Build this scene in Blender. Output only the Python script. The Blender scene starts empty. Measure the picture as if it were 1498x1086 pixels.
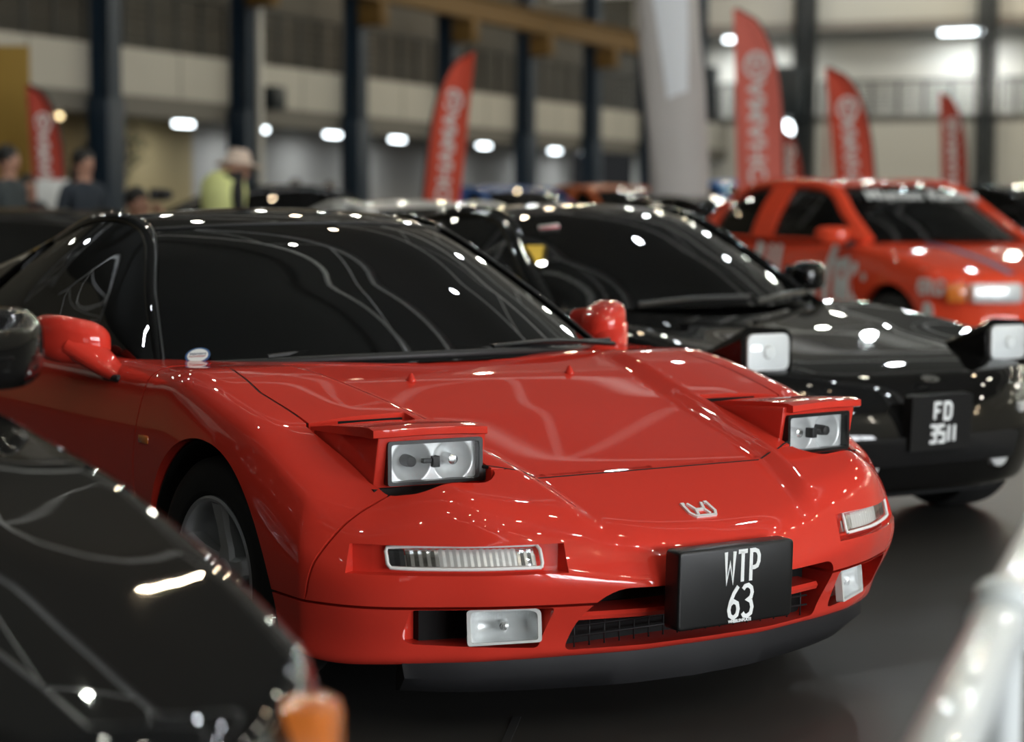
# Indoor car meet: red sports car in focus, dark cars and the hall around it.
# World frame = the red car's frame: x forward, y to the car's left, z up, metres.
CAM_LOC = (3.49837422, -2.93441165, 1.20148055)
CAM_R = (0.55012095, 0.83507155, 0.00473864); CAM_U = (-0.06956475, 0.04017105, 0.99676829); CAM_D = (-0.83218248, 0.54867276, -0.08019048)
F_PX = 2930.94567551264
import bpy, bmesh, math, random
import numpy as np
from mathutils import Vector, Matrix
from mathutils.bvhtree import BVHTree
from mathutils.interpolate import poly_3d_calc
random.seed(7)
S = bpy.context.scene
COL = S.collection
PI = math.pi

# ------------------------------------------------------------------ materials
def principled(name, col, rough=.5, metal=0., coat=0., coat_rough=.03, spec=.5, emit=None, estr=0., noise=None, ior=1.45):
    m = bpy.data.materials.new(name); m.use_nodes = True
    nt = m.node_tree; b = nt.nodes['Principled BSDF']
    b.inputs['Base Color'].default_value = (*col, 1)
    b.inputs['Roughness'].default_value = rough
    b.inputs['Metallic'].default_value = metal
    b.inputs['Coat Weight'].default_value = coat
    b.inputs['Coat Roughness'].default_value = coat_rough
    b.inputs['Specular IOR Level'].default_value = spec
    b.inputs['IOR'].default_value = ior
    if emit:
        b.inputs['Emission Color'].default_value = (*emit, 1)
        b.inputs['Emission Strength'].default_value = estr
    if noise:                                   # (scale, amount): soft mottling of the thing's own colour
        tc = nt.nodes.new('ShaderNodeTexCoord')
        n = nt.nodes.new('ShaderNodeTexNoise'); n.inputs['Scale'].default_value = noise[0]; n.inputs['Detail'].default_value = 4
        mx = nt.nodes.new('ShaderNodeMix'); mx.data_type = 'RGBA'
        a = noise[1]
        mx.inputs[6].default_value = (*[c * (1 - a) for c in col], 1)
        mx.inputs[7].default_value = (*[min(1, c * (1 + a)) for c in col], 1)
        nt.links.new(tc.outputs['Object'], n.inputs['Vector'])
        nt.links.new(n.outputs['Fac'], mx.inputs[0])
        nt.links.new(mx.outputs[2], b.inputs['Base Color'])
    return m

def glass(name, tint, rough=.0, ior=1.5):
    """thin pane: sees through with a tint, mirrors by Fresnel"""
    m = bpy.data.materials.new(name); m.use_nodes = True
    nt = m.node_tree; nt.nodes.clear()
    o = nt.nodes.new('ShaderNodeOutputMaterial'); mix = nt.nodes.new('ShaderNodeMixShader')
    t = nt.nodes.new('ShaderNodeBsdfTransparent'); g = nt.nodes.new('ShaderNodeBsdfGlossy'); f = nt.nodes.new('ShaderNodeFresnel')
    t.inputs['Color'].default_value = (*tint, 1)
    g.inputs['Roughness'].default_value = rough; g.inputs['Color'].default_value = (1, 1, 1, 1)
    f.inputs['IOR'].default_value = ior
    nt.links.new(f.outputs[0], mix.inputs[0]); nt.links.new(t.outputs[0], mix.inputs[1]); nt.links.new(g.outputs[0], mix.inputs[2])
    nt.links.new(mix.outputs[0], o.inputs[0])
    return m

M = {}
M['red'] = principled('red_paint', (.64, .042, .026), .5, 0, 1., .02, 0.)
M['black'] = principled('black_paint', (.004, .004, .004), .5, 0, 1., .02, 0.)
M['rubber'] = principled('rubber', (.007, .007, .007), .75)
M['plastic'] = principled('black_plastic', (.012, .012, .013), .5)
M['satin'] = principled('satin_black', (.008, .008, .008), .32)
M['lip'] = principled('lip_rubber', (.011, .011, .0125), .6)
M['void'] = principled('dark_liner', (.004, .004, .004), .9)
M['chrome'] = principled('chrome', (.82, .82, .82), .16, 1.)
M['mirrorchrome'] = principled('reflector', (.85, .86, .86), .12, 1.)
M['softchrome'] = principled('soft_reflector', (.90, .92, .92), .25, .35)
M['silver'] = principled('wheel_silver', (.55, .56, .58), .3, .7)
M['white'] = principled('white_paint', (.8, .81, .8), .4)
M['letter'] = principled('plate_letter', (.86, .89, .89), .45)
M['lensbase'] = principled('lens_backing', (.75, .76, .74), .25, .3)
M['amber'] = principled('amber_lens', (.75, .2, .03), .2, 0, 1.)
M['tint'] = glass('tinted_glass', (.10, .10, .095), 0., 1.6)
M['midtint'] = glass('car_glass', (.42, .43, .41))
M['clear'] = glass('clear_lens', (.93, .94, .94), .02)
M['lime'] = principled('dark_cloth', (.02, .02, .022), .9)

# ------------------------------------------------------------------ object helpers
def link(name, me, mat, parent=None, smooth=True):
    o = bpy.data.objects.new(name, me); COL.objects.link(o)
    if mat is not None and not me.materials: me.materials.append(mat)
    if parent is not None: o.parent = parent
    if smooth:
        me.polygons.foreach_set('use_smooth', [True] * len(me.polygons))
    return o

def obj(name, bm, mat, parent=None, smooth=True, angle=None):
    me = bpy.data.meshes.new(name); bm.normal_update(); bm.to_mesh(me); bm.free()
    if angle is not None:
        me.materials.append(mat)
        o = link(name, me, mat, parent, True); me.set_sharp_from_angle(angle=math.radians(angle)); return o
    return link(name, me, mat, parent, smooth)

def thing(name, label, cat, loc=(0, 0, 0), rotz=0., group=None):
    o = bpy.data.objects.new(name, None); COL.objects.link(o); o.empty_display_size = .1
    o.location = loc; o.rotation_euler = (0, 0, rotz)
    o['label'] = label; o['category'] = cat
    if group: o['group'] = group
    return o

def tag(o, label, cat, group=None):
    o['label'] = label; o['category'] = cat
    if group: o['group'] = group
    return o

def struct(o):
    o['kind'] = 'structure'; return o

def bm_box(bm, c, s, rot=None, bevel=0., seg=2):
    """box centre c, full size s; optional rotation Matrix; bevelled"""
    r = bmesh.ops.create_cube(bm, size=1.)
    vs = r['verts']
    for v in vs: v.co = Vector((v.co.x * s[0], v.co.y * s[1], v.co.z * s[2]))
    if bevel:
        es = list({e for v in vs for e in v.link_edges})
        res = bmesh.ops.bevel(bm, geom=es, offset=bevel, segments=seg, profile=.5, affect='EDGES')
        vs = list({v for f in res['faces'] for v in f.verts} | {v for v in vs if v.is_valid})
    for v in vs:
        p = v.co.copy()
        if rot is not None: p = rot @ p
        v.co = p + Vector(c)
    return vs

def box_obj(name, c, s, mat, parent=None, rot=None, bevel=0., seg=2):
    bm = bmesh.new(); bm_box(bm, c, s, rot, bevel, seg)
    return obj(name, bm, mat, parent, angle=40)

def bm_prism(bm, poly, axis, a, b):
    """polygon extruded along an axis from a to b. axis 'x': poly is (y,z); 'y': (x,z); 'z': (x,y)"""
    def P(p, t):
        return {'x': (t, p[0], p[1]), 'y': (p[0], t, p[1]), 'z': (p[0], p[1], t)}[axis]
    A = [bm.verts.new(P(p, a)) for p in poly]; B = [bm.verts.new(P(p, b)) for p in poly]
    n = len(poly)
    bm.faces.new(A); bm.faces.new(B[::-1])
    for i in range(n): bm.faces.new((A[(i + 1) % n], A[i], B[i], B[(i + 1) % n]))
    bmesh.ops.recalc_face_normals(bm, faces=bm.faces)

def prism_obj(name, poly, axis, a, b, mat, parent=None, bevel=0., seg=2):
    bm = bmesh.new(); bm_prism(bm, poly, axis, a, b)
    if bevel: bmesh.ops.bevel(bm, geom=list(bm.edges), offset=bevel, segments=seg, profile=.5, affect='EDGES')
    return obj(name, bm, mat, parent, angle=35)

def round_poly(pts, r, n=5):
    """rounds the corners of a closed 2D polygon; r one radius or one per corner"""
    out = []; N = len(pts)
    for i, p in enumerate(pts):
        ri = r[i] if hasattr(r, '__len__') else r
        p = Vector(p); a = Vector(pts[i - 1]) - p; b = Vector(pts[(i + 1) % N]) - p
        d = min(ri, a.length * .48, b.length * .48)
        if d < 1e-5: out.append(tuple(p)); continue
        A = p + a.normalized() * d; B = p + b.normalized() * d
        for k in range(n + 1):
            t = k / n
            q = A * (1 - t) ** 2 + p * 2 * t * (1 - t) + B * t * t
            out.append((q.x, q.y))
    return out

def spline(pts, n=8):
    """Catmull-Rom through 3D points"""
    P = [np.array(p, float) for p in pts]
    P = [2 * P[0] - P[1]] + P + [2 * P[-1] - P[-2]]
    out = []
    for i in range(1, len(P) - 2):
        for k in range(n):
            t = k / n
            a, b, c, d = P[i - 1:i + 3]
            out.append(.5 * ((2 * b) + (c - a) * t + (2 * a - 5 * b + 4 * c - d) * t * t + (3 * b - a - 3 * c + d) * t ** 3))
    out.append(P[-2])
    return [Vector(p) for p in out]

def bm_tube(bm, pts, r, n=10, cap=True, flat=None):
    """sweeps a circle (or an ellipse: flat=(rx,ry,up)) along points; r one radius or one per point"""
    pts = [Vector(p) for p in pts]; N = len(pts); rings = []
    up = Vector(flat[2]) if flat else None
    prevn = None
    for i, p in enumerate(pts):
        t = (pts[min(i + 1, N - 1)] - pts[max(i - 1, 0)]).normalized()
        if up is not None: a = (up - t * up.dot(t)).normalized()
        elif prevn is None:
            a = t.orthogonal().normalized()
        else: a = (prevn - t * prevn.dot(t)).normalized()
        prevn = a; b = t.cross(a)
        ri = r[i] if hasattr(r, '__len__') else r
        ra, rb = (flat[0] * ri, flat[1] * ri) if flat else (ri, ri)
        rings.append([bm.verts.new(p + a * ra * math.cos(2 * PI * k / n) + b * rb * math.sin(2 * PI * k / n)) for k in range(n)])
    for i in range(N - 1):
        for k in range(n):
            bm.faces.new((rings[i][k], rings[i][(k + 1) % n], rings[i + 1][(k + 1) % n], rings[i + 1][k]))
    if cap:
        bm.faces.new(rings[0][::-1]); bm.faces.new(rings[-1])

def tube_obj(name, pts, r, mat, parent=None, n=10, flat=None):
    bm = bmesh.new(); bm_tube(bm, pts, r, n, True, flat)
    bmesh.ops.recalc_face_normals(bm, faces=bm.faces)
    return obj(name, bm, mat, parent, angle=50)

def bm_lathe(bm, prof, n=40, mtx=None):
    """profile (r, h) spun round local z"""
    rings = []
    for r, h in prof:
        if r < 1e-6: rings.append([bm.verts.new((0, 0, h))])
        else: rings.append([bm.verts.new((r * math.cos(2 * PI * k / n), r * math.sin(2 * PI * k / n), h)) for k in range(n)])
    fs = []
    for a, b in zip(rings, rings[1:]):
        for k in range(n):
            k2 = (k + 1) % n
            if len(a) == 1 and len(b) == 1: continue
            if len(a) == 1: fs.append(bm.faces.new((a[0], b[k2], b[k])))
            elif len(b) == 1: fs.append(bm.faces.new((a[k], a[k2], b[0])))
            else: fs.append(bm.faces.new((a[k], a[k2], b[k2], b[k])))
    if mtx is not None:
        for ring in rings:
            for v in ring: v.co = mtx @ v.co
    return fs

def lathe_obj(name, prof, mat, parent=None, n=40, mtx=None, angle=35):
    bm = bmesh.new(); bm_lathe(bm, prof, n, mtx)
    bmesh.ops.recalc_face_normals(bm, faces=bm.faces)
    return obj(name, bm, mat, parent, angle=angle)

def grid_mesh(P):
    """P: array (n,m,3) -> bmesh sheet"""
    bm = bmesh.new(); n, m = P.shape[:2]
    V = [[bm.verts.new(P[i, j]) for j in range(m)] for i in range(n)]
    for i in range(n - 1):
        for j in range(m - 1):
            try: bm.faces.new((V[i][j], V[i + 1][j], V[i + 1][j + 1], V[i][j + 1]))
            except ValueError: pass
    bmesh.ops.remove_doubles(bm, verts=bm.verts, dist=1e-6)
    return bm

def sheet_obj(name, P, thick, mat, parent=None, flip=False):
    """a curved sheet with real thickness grown inwards"""
    P = np.asarray(P, float)
    n, m = P.shape[:2]
    du = np.gradient(P, axis=0); dv = np.gradient(P, axis=1)
    N = np.cross(du, dv); N /= np.linalg.norm(N, axis=2, keepdims=True) + 1e-12
    if flip: N = -N
    Q = P - N * thick
    bm = bmesh.new()
    A = [[bm.verts.new(P[i, j]) for j in range(m)] for i in range(n)]
    B = [[bm.verts.new(Q[i, j]) for j in range(m)] for i in range(n)]
    for i in range(n - 1):
        for j in range(m - 1):
            bm.faces.new((A[i][j], A[i + 1][j], A[i + 1][j + 1], A[i][j + 1]))
            bm.faces.new((B[i][j], B[i][j + 1], B[i + 1][j + 1], B[i + 1][j]))
    for i in range(n - 1):
        bm.faces.new((A[i][0], B[i][0], B[i + 1][0], A[i + 1][0])); bm.faces.new((A[i + 1][-1], B[i + 1][-1], B[i][-1], A[i][-1]))
    for j in range(m - 1):
        bm.faces.new((A[0][j + 1], B[0][j + 1], B[0][j], A[0][j])); bm.faces.new((A[-1][j], B[-1][j], B[-1][j + 1], A[-1][j + 1]))
    bmesh.ops.remove_doubles(bm, verts=bm.verts, dist=1e-6)
    bmesh.ops.recalc_face_normals(bm, faces=bm.faces)
    return obj(name, bm, mat, parent, angle=45)

def evaluated(o):
    dg = bpy.context.evaluated_depsgraph_get(); dg.update()
    return bpy.data.meshes.new_from_object(o.evaluated_get(dg))

def boolean(me, cutters, op='DIFFERENCE', tol=False):
    """boolean of a mesh with a list of cutter bmeshes; returns a new mesh"""
    o = bpy.data.objects.new('work', me); COL.objects.link(o)
    cs = []
    for bm in cutters:
        c = bpy.data.meshes.new('cut'); bm.to_mesh(c)
        co = bpy.data.objects.new('cut', c); COL.objects.link(co); cs.append(co)
        md = o.modifiers.new('b', 'BOOLEAN'); md.operation = op; md.object = co; md.solver = 'EXACT'; md.use_self = tol; md.use_hole_tolerant = tol
    r = evaluated(o)
    bpy.data.objects.remove(o)
    for co in cs: bpy.data.objects.remove(co)
    return r

def sm(xs, ys, sig=None, n=800):
    """smooth table lookup: linear table blurred by a Gaussian of width sig"""
    xs = np.array(xs, float); ys = np.array(ys, float)
    span = xs[-1] - xs[0]; sig = span * .03 if sig is None else sig
    pad = 4 * sig
    g = np.linspace(xs[0] - pad, xs[-1] + pad, n); h = g[1] - g[0]
    s0 = (ys[1] - ys[0]) / (xs[1] - xs[0]); s1 = (ys[-1] - ys[-2]) / (xs[-1] - xs[-2])
    y = np.interp(g, xs, ys)
    y = np.where(g < xs[0], ys[0] + s0 * (g - xs[0]), y); y = np.where(g > xs[-1], ys[-1] + s1 * (g - xs[-1]), y)
    k = np.arange(-int(3 * sig / h) - 1, int(3 * sig / h) + 2); w = np.exp(-.5 * (k * h / sig) ** 2); w /= w.sum()
    yp = np.pad(y, len(k) // 2, mode='reflect', reflect_type='odd')
    yb = np.convolve(yp, w, 'valid')
    return lambda q: np.interp(q, g, yb)

def sstep(a, b, x):
    t = np.clip((x - a) / (b - a), 0, 1); return t * t * (3 - 2 * t)

def rounded_lattice(U, V, W, ru, rv, rw, nrm=2.3):
    """all surface points of a box lattice with rounded edges. returns pts(N,3) in [-1,1], faces"""
    nu, nv, nw = len(U), len(V), len(W); idx = {}; pts = []
    def vid(i, j, k):
        key = (i, j, k)
        if key not in idx: idx[key] = len(pts); pts.append((U[i], V[j], W[k]))
        return idx[key]
    faces = []
    for i in (0, nu - 1):
        for j in range(nv - 1):
            for k in range(nw - 1):
                q = [vid(i, j, k), vid(i, j + 1, k), vid(i, j + 1, k + 1), vid(i, j, k + 1)]
                faces.append(q if i else q[::-1])
    for j in (0, nv - 1):
        for i in range(nu - 1):
            for k in range(nw - 1):
                q = [vid(i, j, k), vid(i + 1, j, k), vid(i + 1, j, k + 1), vid(i, j, k + 1)]
                faces.append(q[::-1] if j else q)
    for k in (0, nw - 1):
        for i in range(nu - 1):
            for j in range(nv - 1):
                q = [vid(i, j, k), vid(i + 1, j, k), vid(i + 1, j + 1, k), vid(i, j + 1, k)]
                faces.append(q if k else q[::-1])
    p = np.array(pts, float); r = np.array([ru, rv, rw])
    inner = np.clip(p, -(1 - r), 1 - r); d = (p - inner) / r
    ln = (np.abs(d) ** nrm).sum(1) ** (1 / nrm)
    mx = np.abs(d).max(1)
    sc = np.where(ln > 1e-9, mx / np.maximum(ln, 1e-9), 1)
    return inner + d * sc[:, None] * r, faces

def edge_axis(n, r, m=5):
    """samples of [-1,1] with m extra ones inside each rounded end"""
    a = 1 - r * 1.15
    return np.concatenate([np.linspace(-1, -a, m + 1)[:-1], np.linspace(-a, a, n), np.linspace(a, 1, m + 1)[1:]])

def ffd_body(xf, xr, hw, zt, zb, U, V, W, ru, rv, rw):
    p, faces = rounded_lattice(U, V, W, ru, rv, rw)
    u, v, w = (p[:, 0] + 1) / 2, p[:, 1], (p[:, 2] + 1) / 2
    a, b = xf(np.abs(v), w), xr(np.abs(v), w)
    x = b + (a - b) * u
    y = v * hw(x, w)
    z0, z1 = zb(x, np.abs(v)), zt(x, np.abs(y))
    z = z0 + (z1 - z0) * w
    me = bpy.data.meshes.new('ffd'); me.from_pydata(np.stack([x, y, z], 1).tolist(), [], faces); me.update()
    return me

class Skin:
    """remembers the uncut surface so that cut pieces keep its smooth normals"""
    def __init__(self, me):
        self.co = [v.co.copy() for v in me.vertices]; self.no = [v.normal.copy() for v in me.vertices]
        self.f = [tuple(p.vertices) for p in me.polygons]
        self.t = BVHTree.FromPolygons(self.co, self.f)
    def apply(self, me):
        n = []; me.update()
        for p in me.polygons:
            c = p.center; loc, fn, fi, d = self.t.find_nearest(c)
            on = d is not None and d < 4e-4 and fn.dot(p.normal) > .8
            for li in p.loop_indices:
                if on:
                    q = me.vertices[me.loops[li].vertex_index].co
                    loc, fn2, fi, d2 = self.t.find_nearest(q)
                    vs = self.f[fi]; w = poly_3d_calc([self.co[i] for i in vs], loc)
                    nn = Vector((0, 0, 0))
                    for i, ww in zip(vs, w): nn += self.no[i] * ww
                    n.append(nn.normalized())
                else: n.append(p.normal.copy())
        me.polygons.foreach_set('use_smooth', [True] * len(me.polygons))
        me.normals_split_custom_set(n)

def cyl_cutter(c, r, y0, y1, n=96):
    bm = bmesh.new()
    bm_prism(bm, [(c[0] + r * math.cos(2 * PI * k / n), c[1] + r * math.sin(2 * PI * k / n)) for k in range(n)], 'y', y0, y1)
    return bm

def prism_bm(poly, axis, a, b):
    bm = bmesh.new(); bm_prism(bm, poly, axis, a, b); return bm

def text_mesh(txt, size, depth=.002, font_offset=0., sx=1., shear=0., space=1.):
    cu = bpy.data.curves.new('t', 'FONT'); cu.body = txt; cu.size = size; cu.extrude = depth; cu.offset = font_offset
    cu.align_x = 'CENTER'; cu.align_y = 'CENTER'; cu.shear = shear; cu.space_character = space
    o = bpy.data.objects.new('t', cu); COL.objects.link(o)
    me = evaluated(o); bpy.data.objects.remove(o)
    for v in me.vertices: v.co.x *= sx
    return me

def lettering(name, txt, size, mtx, mat, parent, depth=.002, off=0., sx=1., shear=0., space=1.):
    me = text_mesh(txt, size, depth, off, sx, shear, space)
    me.transform(mtx); me.materials.clear()
    return link(name, me, mat, parent, False)

def frame(origin, xdir, ydir):
    """matrix whose local x,y lie along the given directions"""
    x = Vector(xdir).normalized(); z = x.cross(Vector(ydir)).normalized(); y = z.cross(x)
    return Matrix(((x.x, y.x, z.x, origin[0]), (x.y, y.y, z.y, origin[1]), (x.z, y.z, z.z, origin[2]), (0, 0, 0, 1)))

def stroke_obj(name, glyphs, width, mtx, mat, parent, depth=.003):
    """lettering drawn as round-ended strokes: list of polylines in local x,y"""
    bm = bmesh.new()
    for pl in glyphs:
        closed = len(pl) > 2 and (Vector(pl[0]) - Vector(pl[-1])).length < 1e-6
        pts = [Vector((p[0], p[1], 0)) for p in pl]
        L, R = [], []
        N = len(pts)
        for i, p in enumerate(pts):
            if closed: a, b = pts[(i - 1) if i else N - 2], pts[(i + 1) if i < N - 1 else 1]
            else: a, b = pts[max(i - 1, 0)], pts[min(i + 1, N - 1)]
            d1 = (p - a).normalized() if (p - a).length > 1e-9 else (b - p).normalized()
            d2 = (b - p).normalized() if (b - p).length > 1e-9 else d1
            t = (d1 + d2).normalized(); nrm = Vector((-t.y, t.x, 0))
            k = 1 / max(.6, d1.dot(t))
            L.append(p + nrm * width / 2 * k); R.append(p - nrm * width / 2 * k)
        top = [[bm.verts.new(q + Vector((0, 0, depth))) for q in s] for s in (L, R)]
        bot = [[bm.verts.new(q) for q in s] for s in (L, R)]
        for i in range(N - 1):
            bm.faces.new((top[0][i], top[1][i], top[1][i + 1], top[0][i + 1]))
            bm.faces.new((top[0][i + 1], bot[0][i + 1], bot[0][i], top[0][i])); bm.faces.new((top[1][i], bot[1][i], bot[1][i + 1], top[1][i + 1]))
        if not closed:
            bm.faces.new((top[0][0], bot[0][0], bot[1][0], top[1][0])); bm.faces.new((top[1][-1], bot[1][-1], bot[0][-1], top[0][-1]))
    bmesh.ops.recalc_face_normals(bm, faces=bm.faces)
    for v in bm.verts: v.co = mtx @ v.co
    return obj(name, bm, mat, parent, smooth=False)

def arc(cx, cy, rx, ry, a0, a1, n=12):
    return [(cx + rx * math.cos(math.radians(a0 + (a1 - a0) * i / n)), cy + ry * math.sin(math.radians(a0 + (a1 - a0) * i / n))) for i in range(n + 1)]

# ------------------------------------------------------------------ car pieces shared by all cars
def wheel(parent, loc, r, rim_r, width, side, spokes=5, steer=0., rimmat=None, hubcap=None, tyremat=None):
    """rim (the part) with tyre and brake disc as its pieces. Outer face looks along side*y."""
    rimmat = rimmat or M['silver']
    mtx = Matrix.Translation(loc) @ Matrix.Rotation(steer, 4, 'Z') @ Matrix.Rotation(-side * PI / 2, 4, 'X')
    bm = bmesh.new(); h = width / 2
    prof = [(rim_r, h), (rim_r - .006, h + .004), (rim_r - .014, h), (rim_r - .022, h - .03), (rim_r - .03, -h), (rim_r, -h)]
    bm_lathe(bm, prof + [prof[0]], 56)
    bm_lathe(bm, [(0, h - .02), (.035, h - .02), (.05, h - .035), (.055, h - .07), (0, h - .07)], 24)
    for k in range(spokes):
        a = 2 * PI * k / spokes + .3
        prof2 = [(.03, .5, -.028), (.07, .34, -.03), (rim_r * .6, .30, -.02), (rim_r - .02, .40, -.008)]
        ring = []
        for (rr, wd, hz) in prof2:
            ww = wd * rim_r * .42
            c, s = math.cos(a), math.sin(a)
            for (dy, dz) in ((-ww, -.012), (-ww * .72, 0), (ww * .72, 0), (ww, -.012), (ww, -.04), (-ww, -.04)):
                ring.append(bm.verts.new((c * rr - s * dy, s * rr + c * dy, h + hz + dz)))
        for i in range(3):
            for j in range(6):
                bm.faces.new((ring[i * 6 + j], ring[i * 6 + (j + 1) % 6], ring[(i + 1) * 6 + (j + 1) % 6], ring[(i + 1) * 6 + j]))
    bmesh.ops.recalc_face_normals(bm, faces=bm.faces)
    for v in bm.verts: v.co = mtx @ v.co
    w = obj('wheel', bm, rimmat, parent, angle=30)
    t = [(rim_r - .004, h * .9), (rim_r + .012, h * 1.06), ((r + rim_r) / 2, h * 1.12), (r - .02, h * 1.02), (r - .004, h * .86), (r, h * .6), (r, -h * .6), (r - .02, -h * 1.02), (rim_r - .004, -h * .9)]
    lathe_obj('tyre', t + [t[0]], tyremat or M['rubber'], w, 64, mtx)
    lathe_obj('brake_disc', [(.06, h - .11), (rim_r * .78, h - .11), (rim_r * .78, h - .13), (.06, h - .13)], M['silver'], w, 40, mtx)
    return w

def bez(a, b, bulge, n):
    """polyline a->b with a sideways bulge vector at the middle"""
    a, b, c = np.array(a, float), np.array(b, float), np.array(bulge, float)
    t = np.linspace(0, 1, n)[:, None]
    return a * (1 - t) + b * t + c * (4 * t * (1 - t))

def mirror_curve(center, corner, bow, n):
    """curve across the car from +corner through centre to -corner: parabola in y"""
    cx, cz = center; x1, y1, z1 = corner
    s = np.linspace(-1, 1, n)
    k = np.abs(s) ** bow
    return np.stack([cx + (x1 - cx) * k, s * y1, cz + (z1 - cz) * k], 1)

def loft(curves, crown=None):
    """rows of equal-length curves -> array; crown lifts rows smoothly along the second direction"""
    return np.stack(curves, 0)

def resample_rows(rows, n):
    """Catmull-Rom across rows (array list) -> n rows"""
    rows = [rows[0] * 2 - rows[1]] + list(rows) + [rows[-1] * 2 - rows[-2]]
    K = len(rows) - 3; out = []
    for q in np.linspace(0, K, n):
        i = min(int(q), K - 1); t = q - i; a, b, c, d = rows[i:i + 4]
        out.append(.5 * ((2 * b) + (c - a) * t + (2 * a - 5 * b + 4 * c - d) * t * t + (3 * b - a - 3 * c + d) * t ** 3))
    return np.stack(out, 0)

def seat(parent, x, y, mat):
    bm = bmesh.new()
    bm_box(bm, (x, y, .36), (.50, .46, .16), None, .05, 3)
    bm_box(bm, (x - .27, y, .66), (.14, .44, .58), Matrix.Rotation(-.3, 3, 'Y'), .05, 3)
    bm_box(bm, (x - .37, y, 1.0), (.09, .26, .15), Matrix.Rotation(-.2, 3, 'Y'), .04, 3)
    return obj('seat', bm, mat, parent, angle=40)

def steering_wheel(parent, x, y, z, mat):
    bm = bmesh.new(); R = Matrix.Translation((x, y, z)) @ Matrix.Rotation(math.radians(-65), 4, 'Y')
    ring = [R @ Vector((.18 * math.cos(a), .18 * math.sin(a), 0)) for a in np.linspace(0, 2 * PI, 33)]
    bm_tube(bm, ring, .013, 8, False)
    for a in (.3, PI - .3, PI * 1.5): bm_tube(bm, [R @ Vector((0, 0, 0)), R @ Vector((.17 * math.sin(a), .17 * math.cos(a), 0))], .014, 6)
    bm_tube(bm, [R @ Vector((0, 0, .01)), R @ Vector((0, 0, -.25))], .03, 10)
    return obj('steering_wheel', bm, mat, parent, angle=40)

def well_liner(parent, cx, cz, r, y0, y1):
    """upper half shell of a wheel arch, closed on its inner side"""
    bm = bmesh.new(); n = 32
    A, B, Cc, Dd = [], [], [], []
    for k in range(n + 1):
        a = -.28 + (PI + .56) * k / n
        c, s = math.cos(a), math.sin(a)
        A.append(bm.verts.new((cx + r * c, y1, cz + r * s))); B.append(bm.verts.new((cx + r * c, y0, cz + r * s)))
        Cc.append(bm.verts.new((cx + (r - .006) * c, y0 + (.006 if y1 > y0 else -.006), cz + (r - .006) * s))); Dd.append(bm.verts.new((cx + (r - .006) * c, y1, cz + (r - .006) * s)))
    for k in range(n):
        for P, Q in ((A, B), (Cc, Dd), (Dd, A)): bm.faces.new((P[k], P[k + 1], Q[k + 1], Q[k]))
    bm.faces.new(B); bm.faces.new(Cc[::-1])
    for k in (0, n): bm.faces.new((A[k], B[k], Cc[k], Dd[k]))
    bmesh.ops.recalc_face_normals(bm, faces=bm.faces)
    return obj('wheel_well', bm, M['void'], parent, angle=40)
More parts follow.
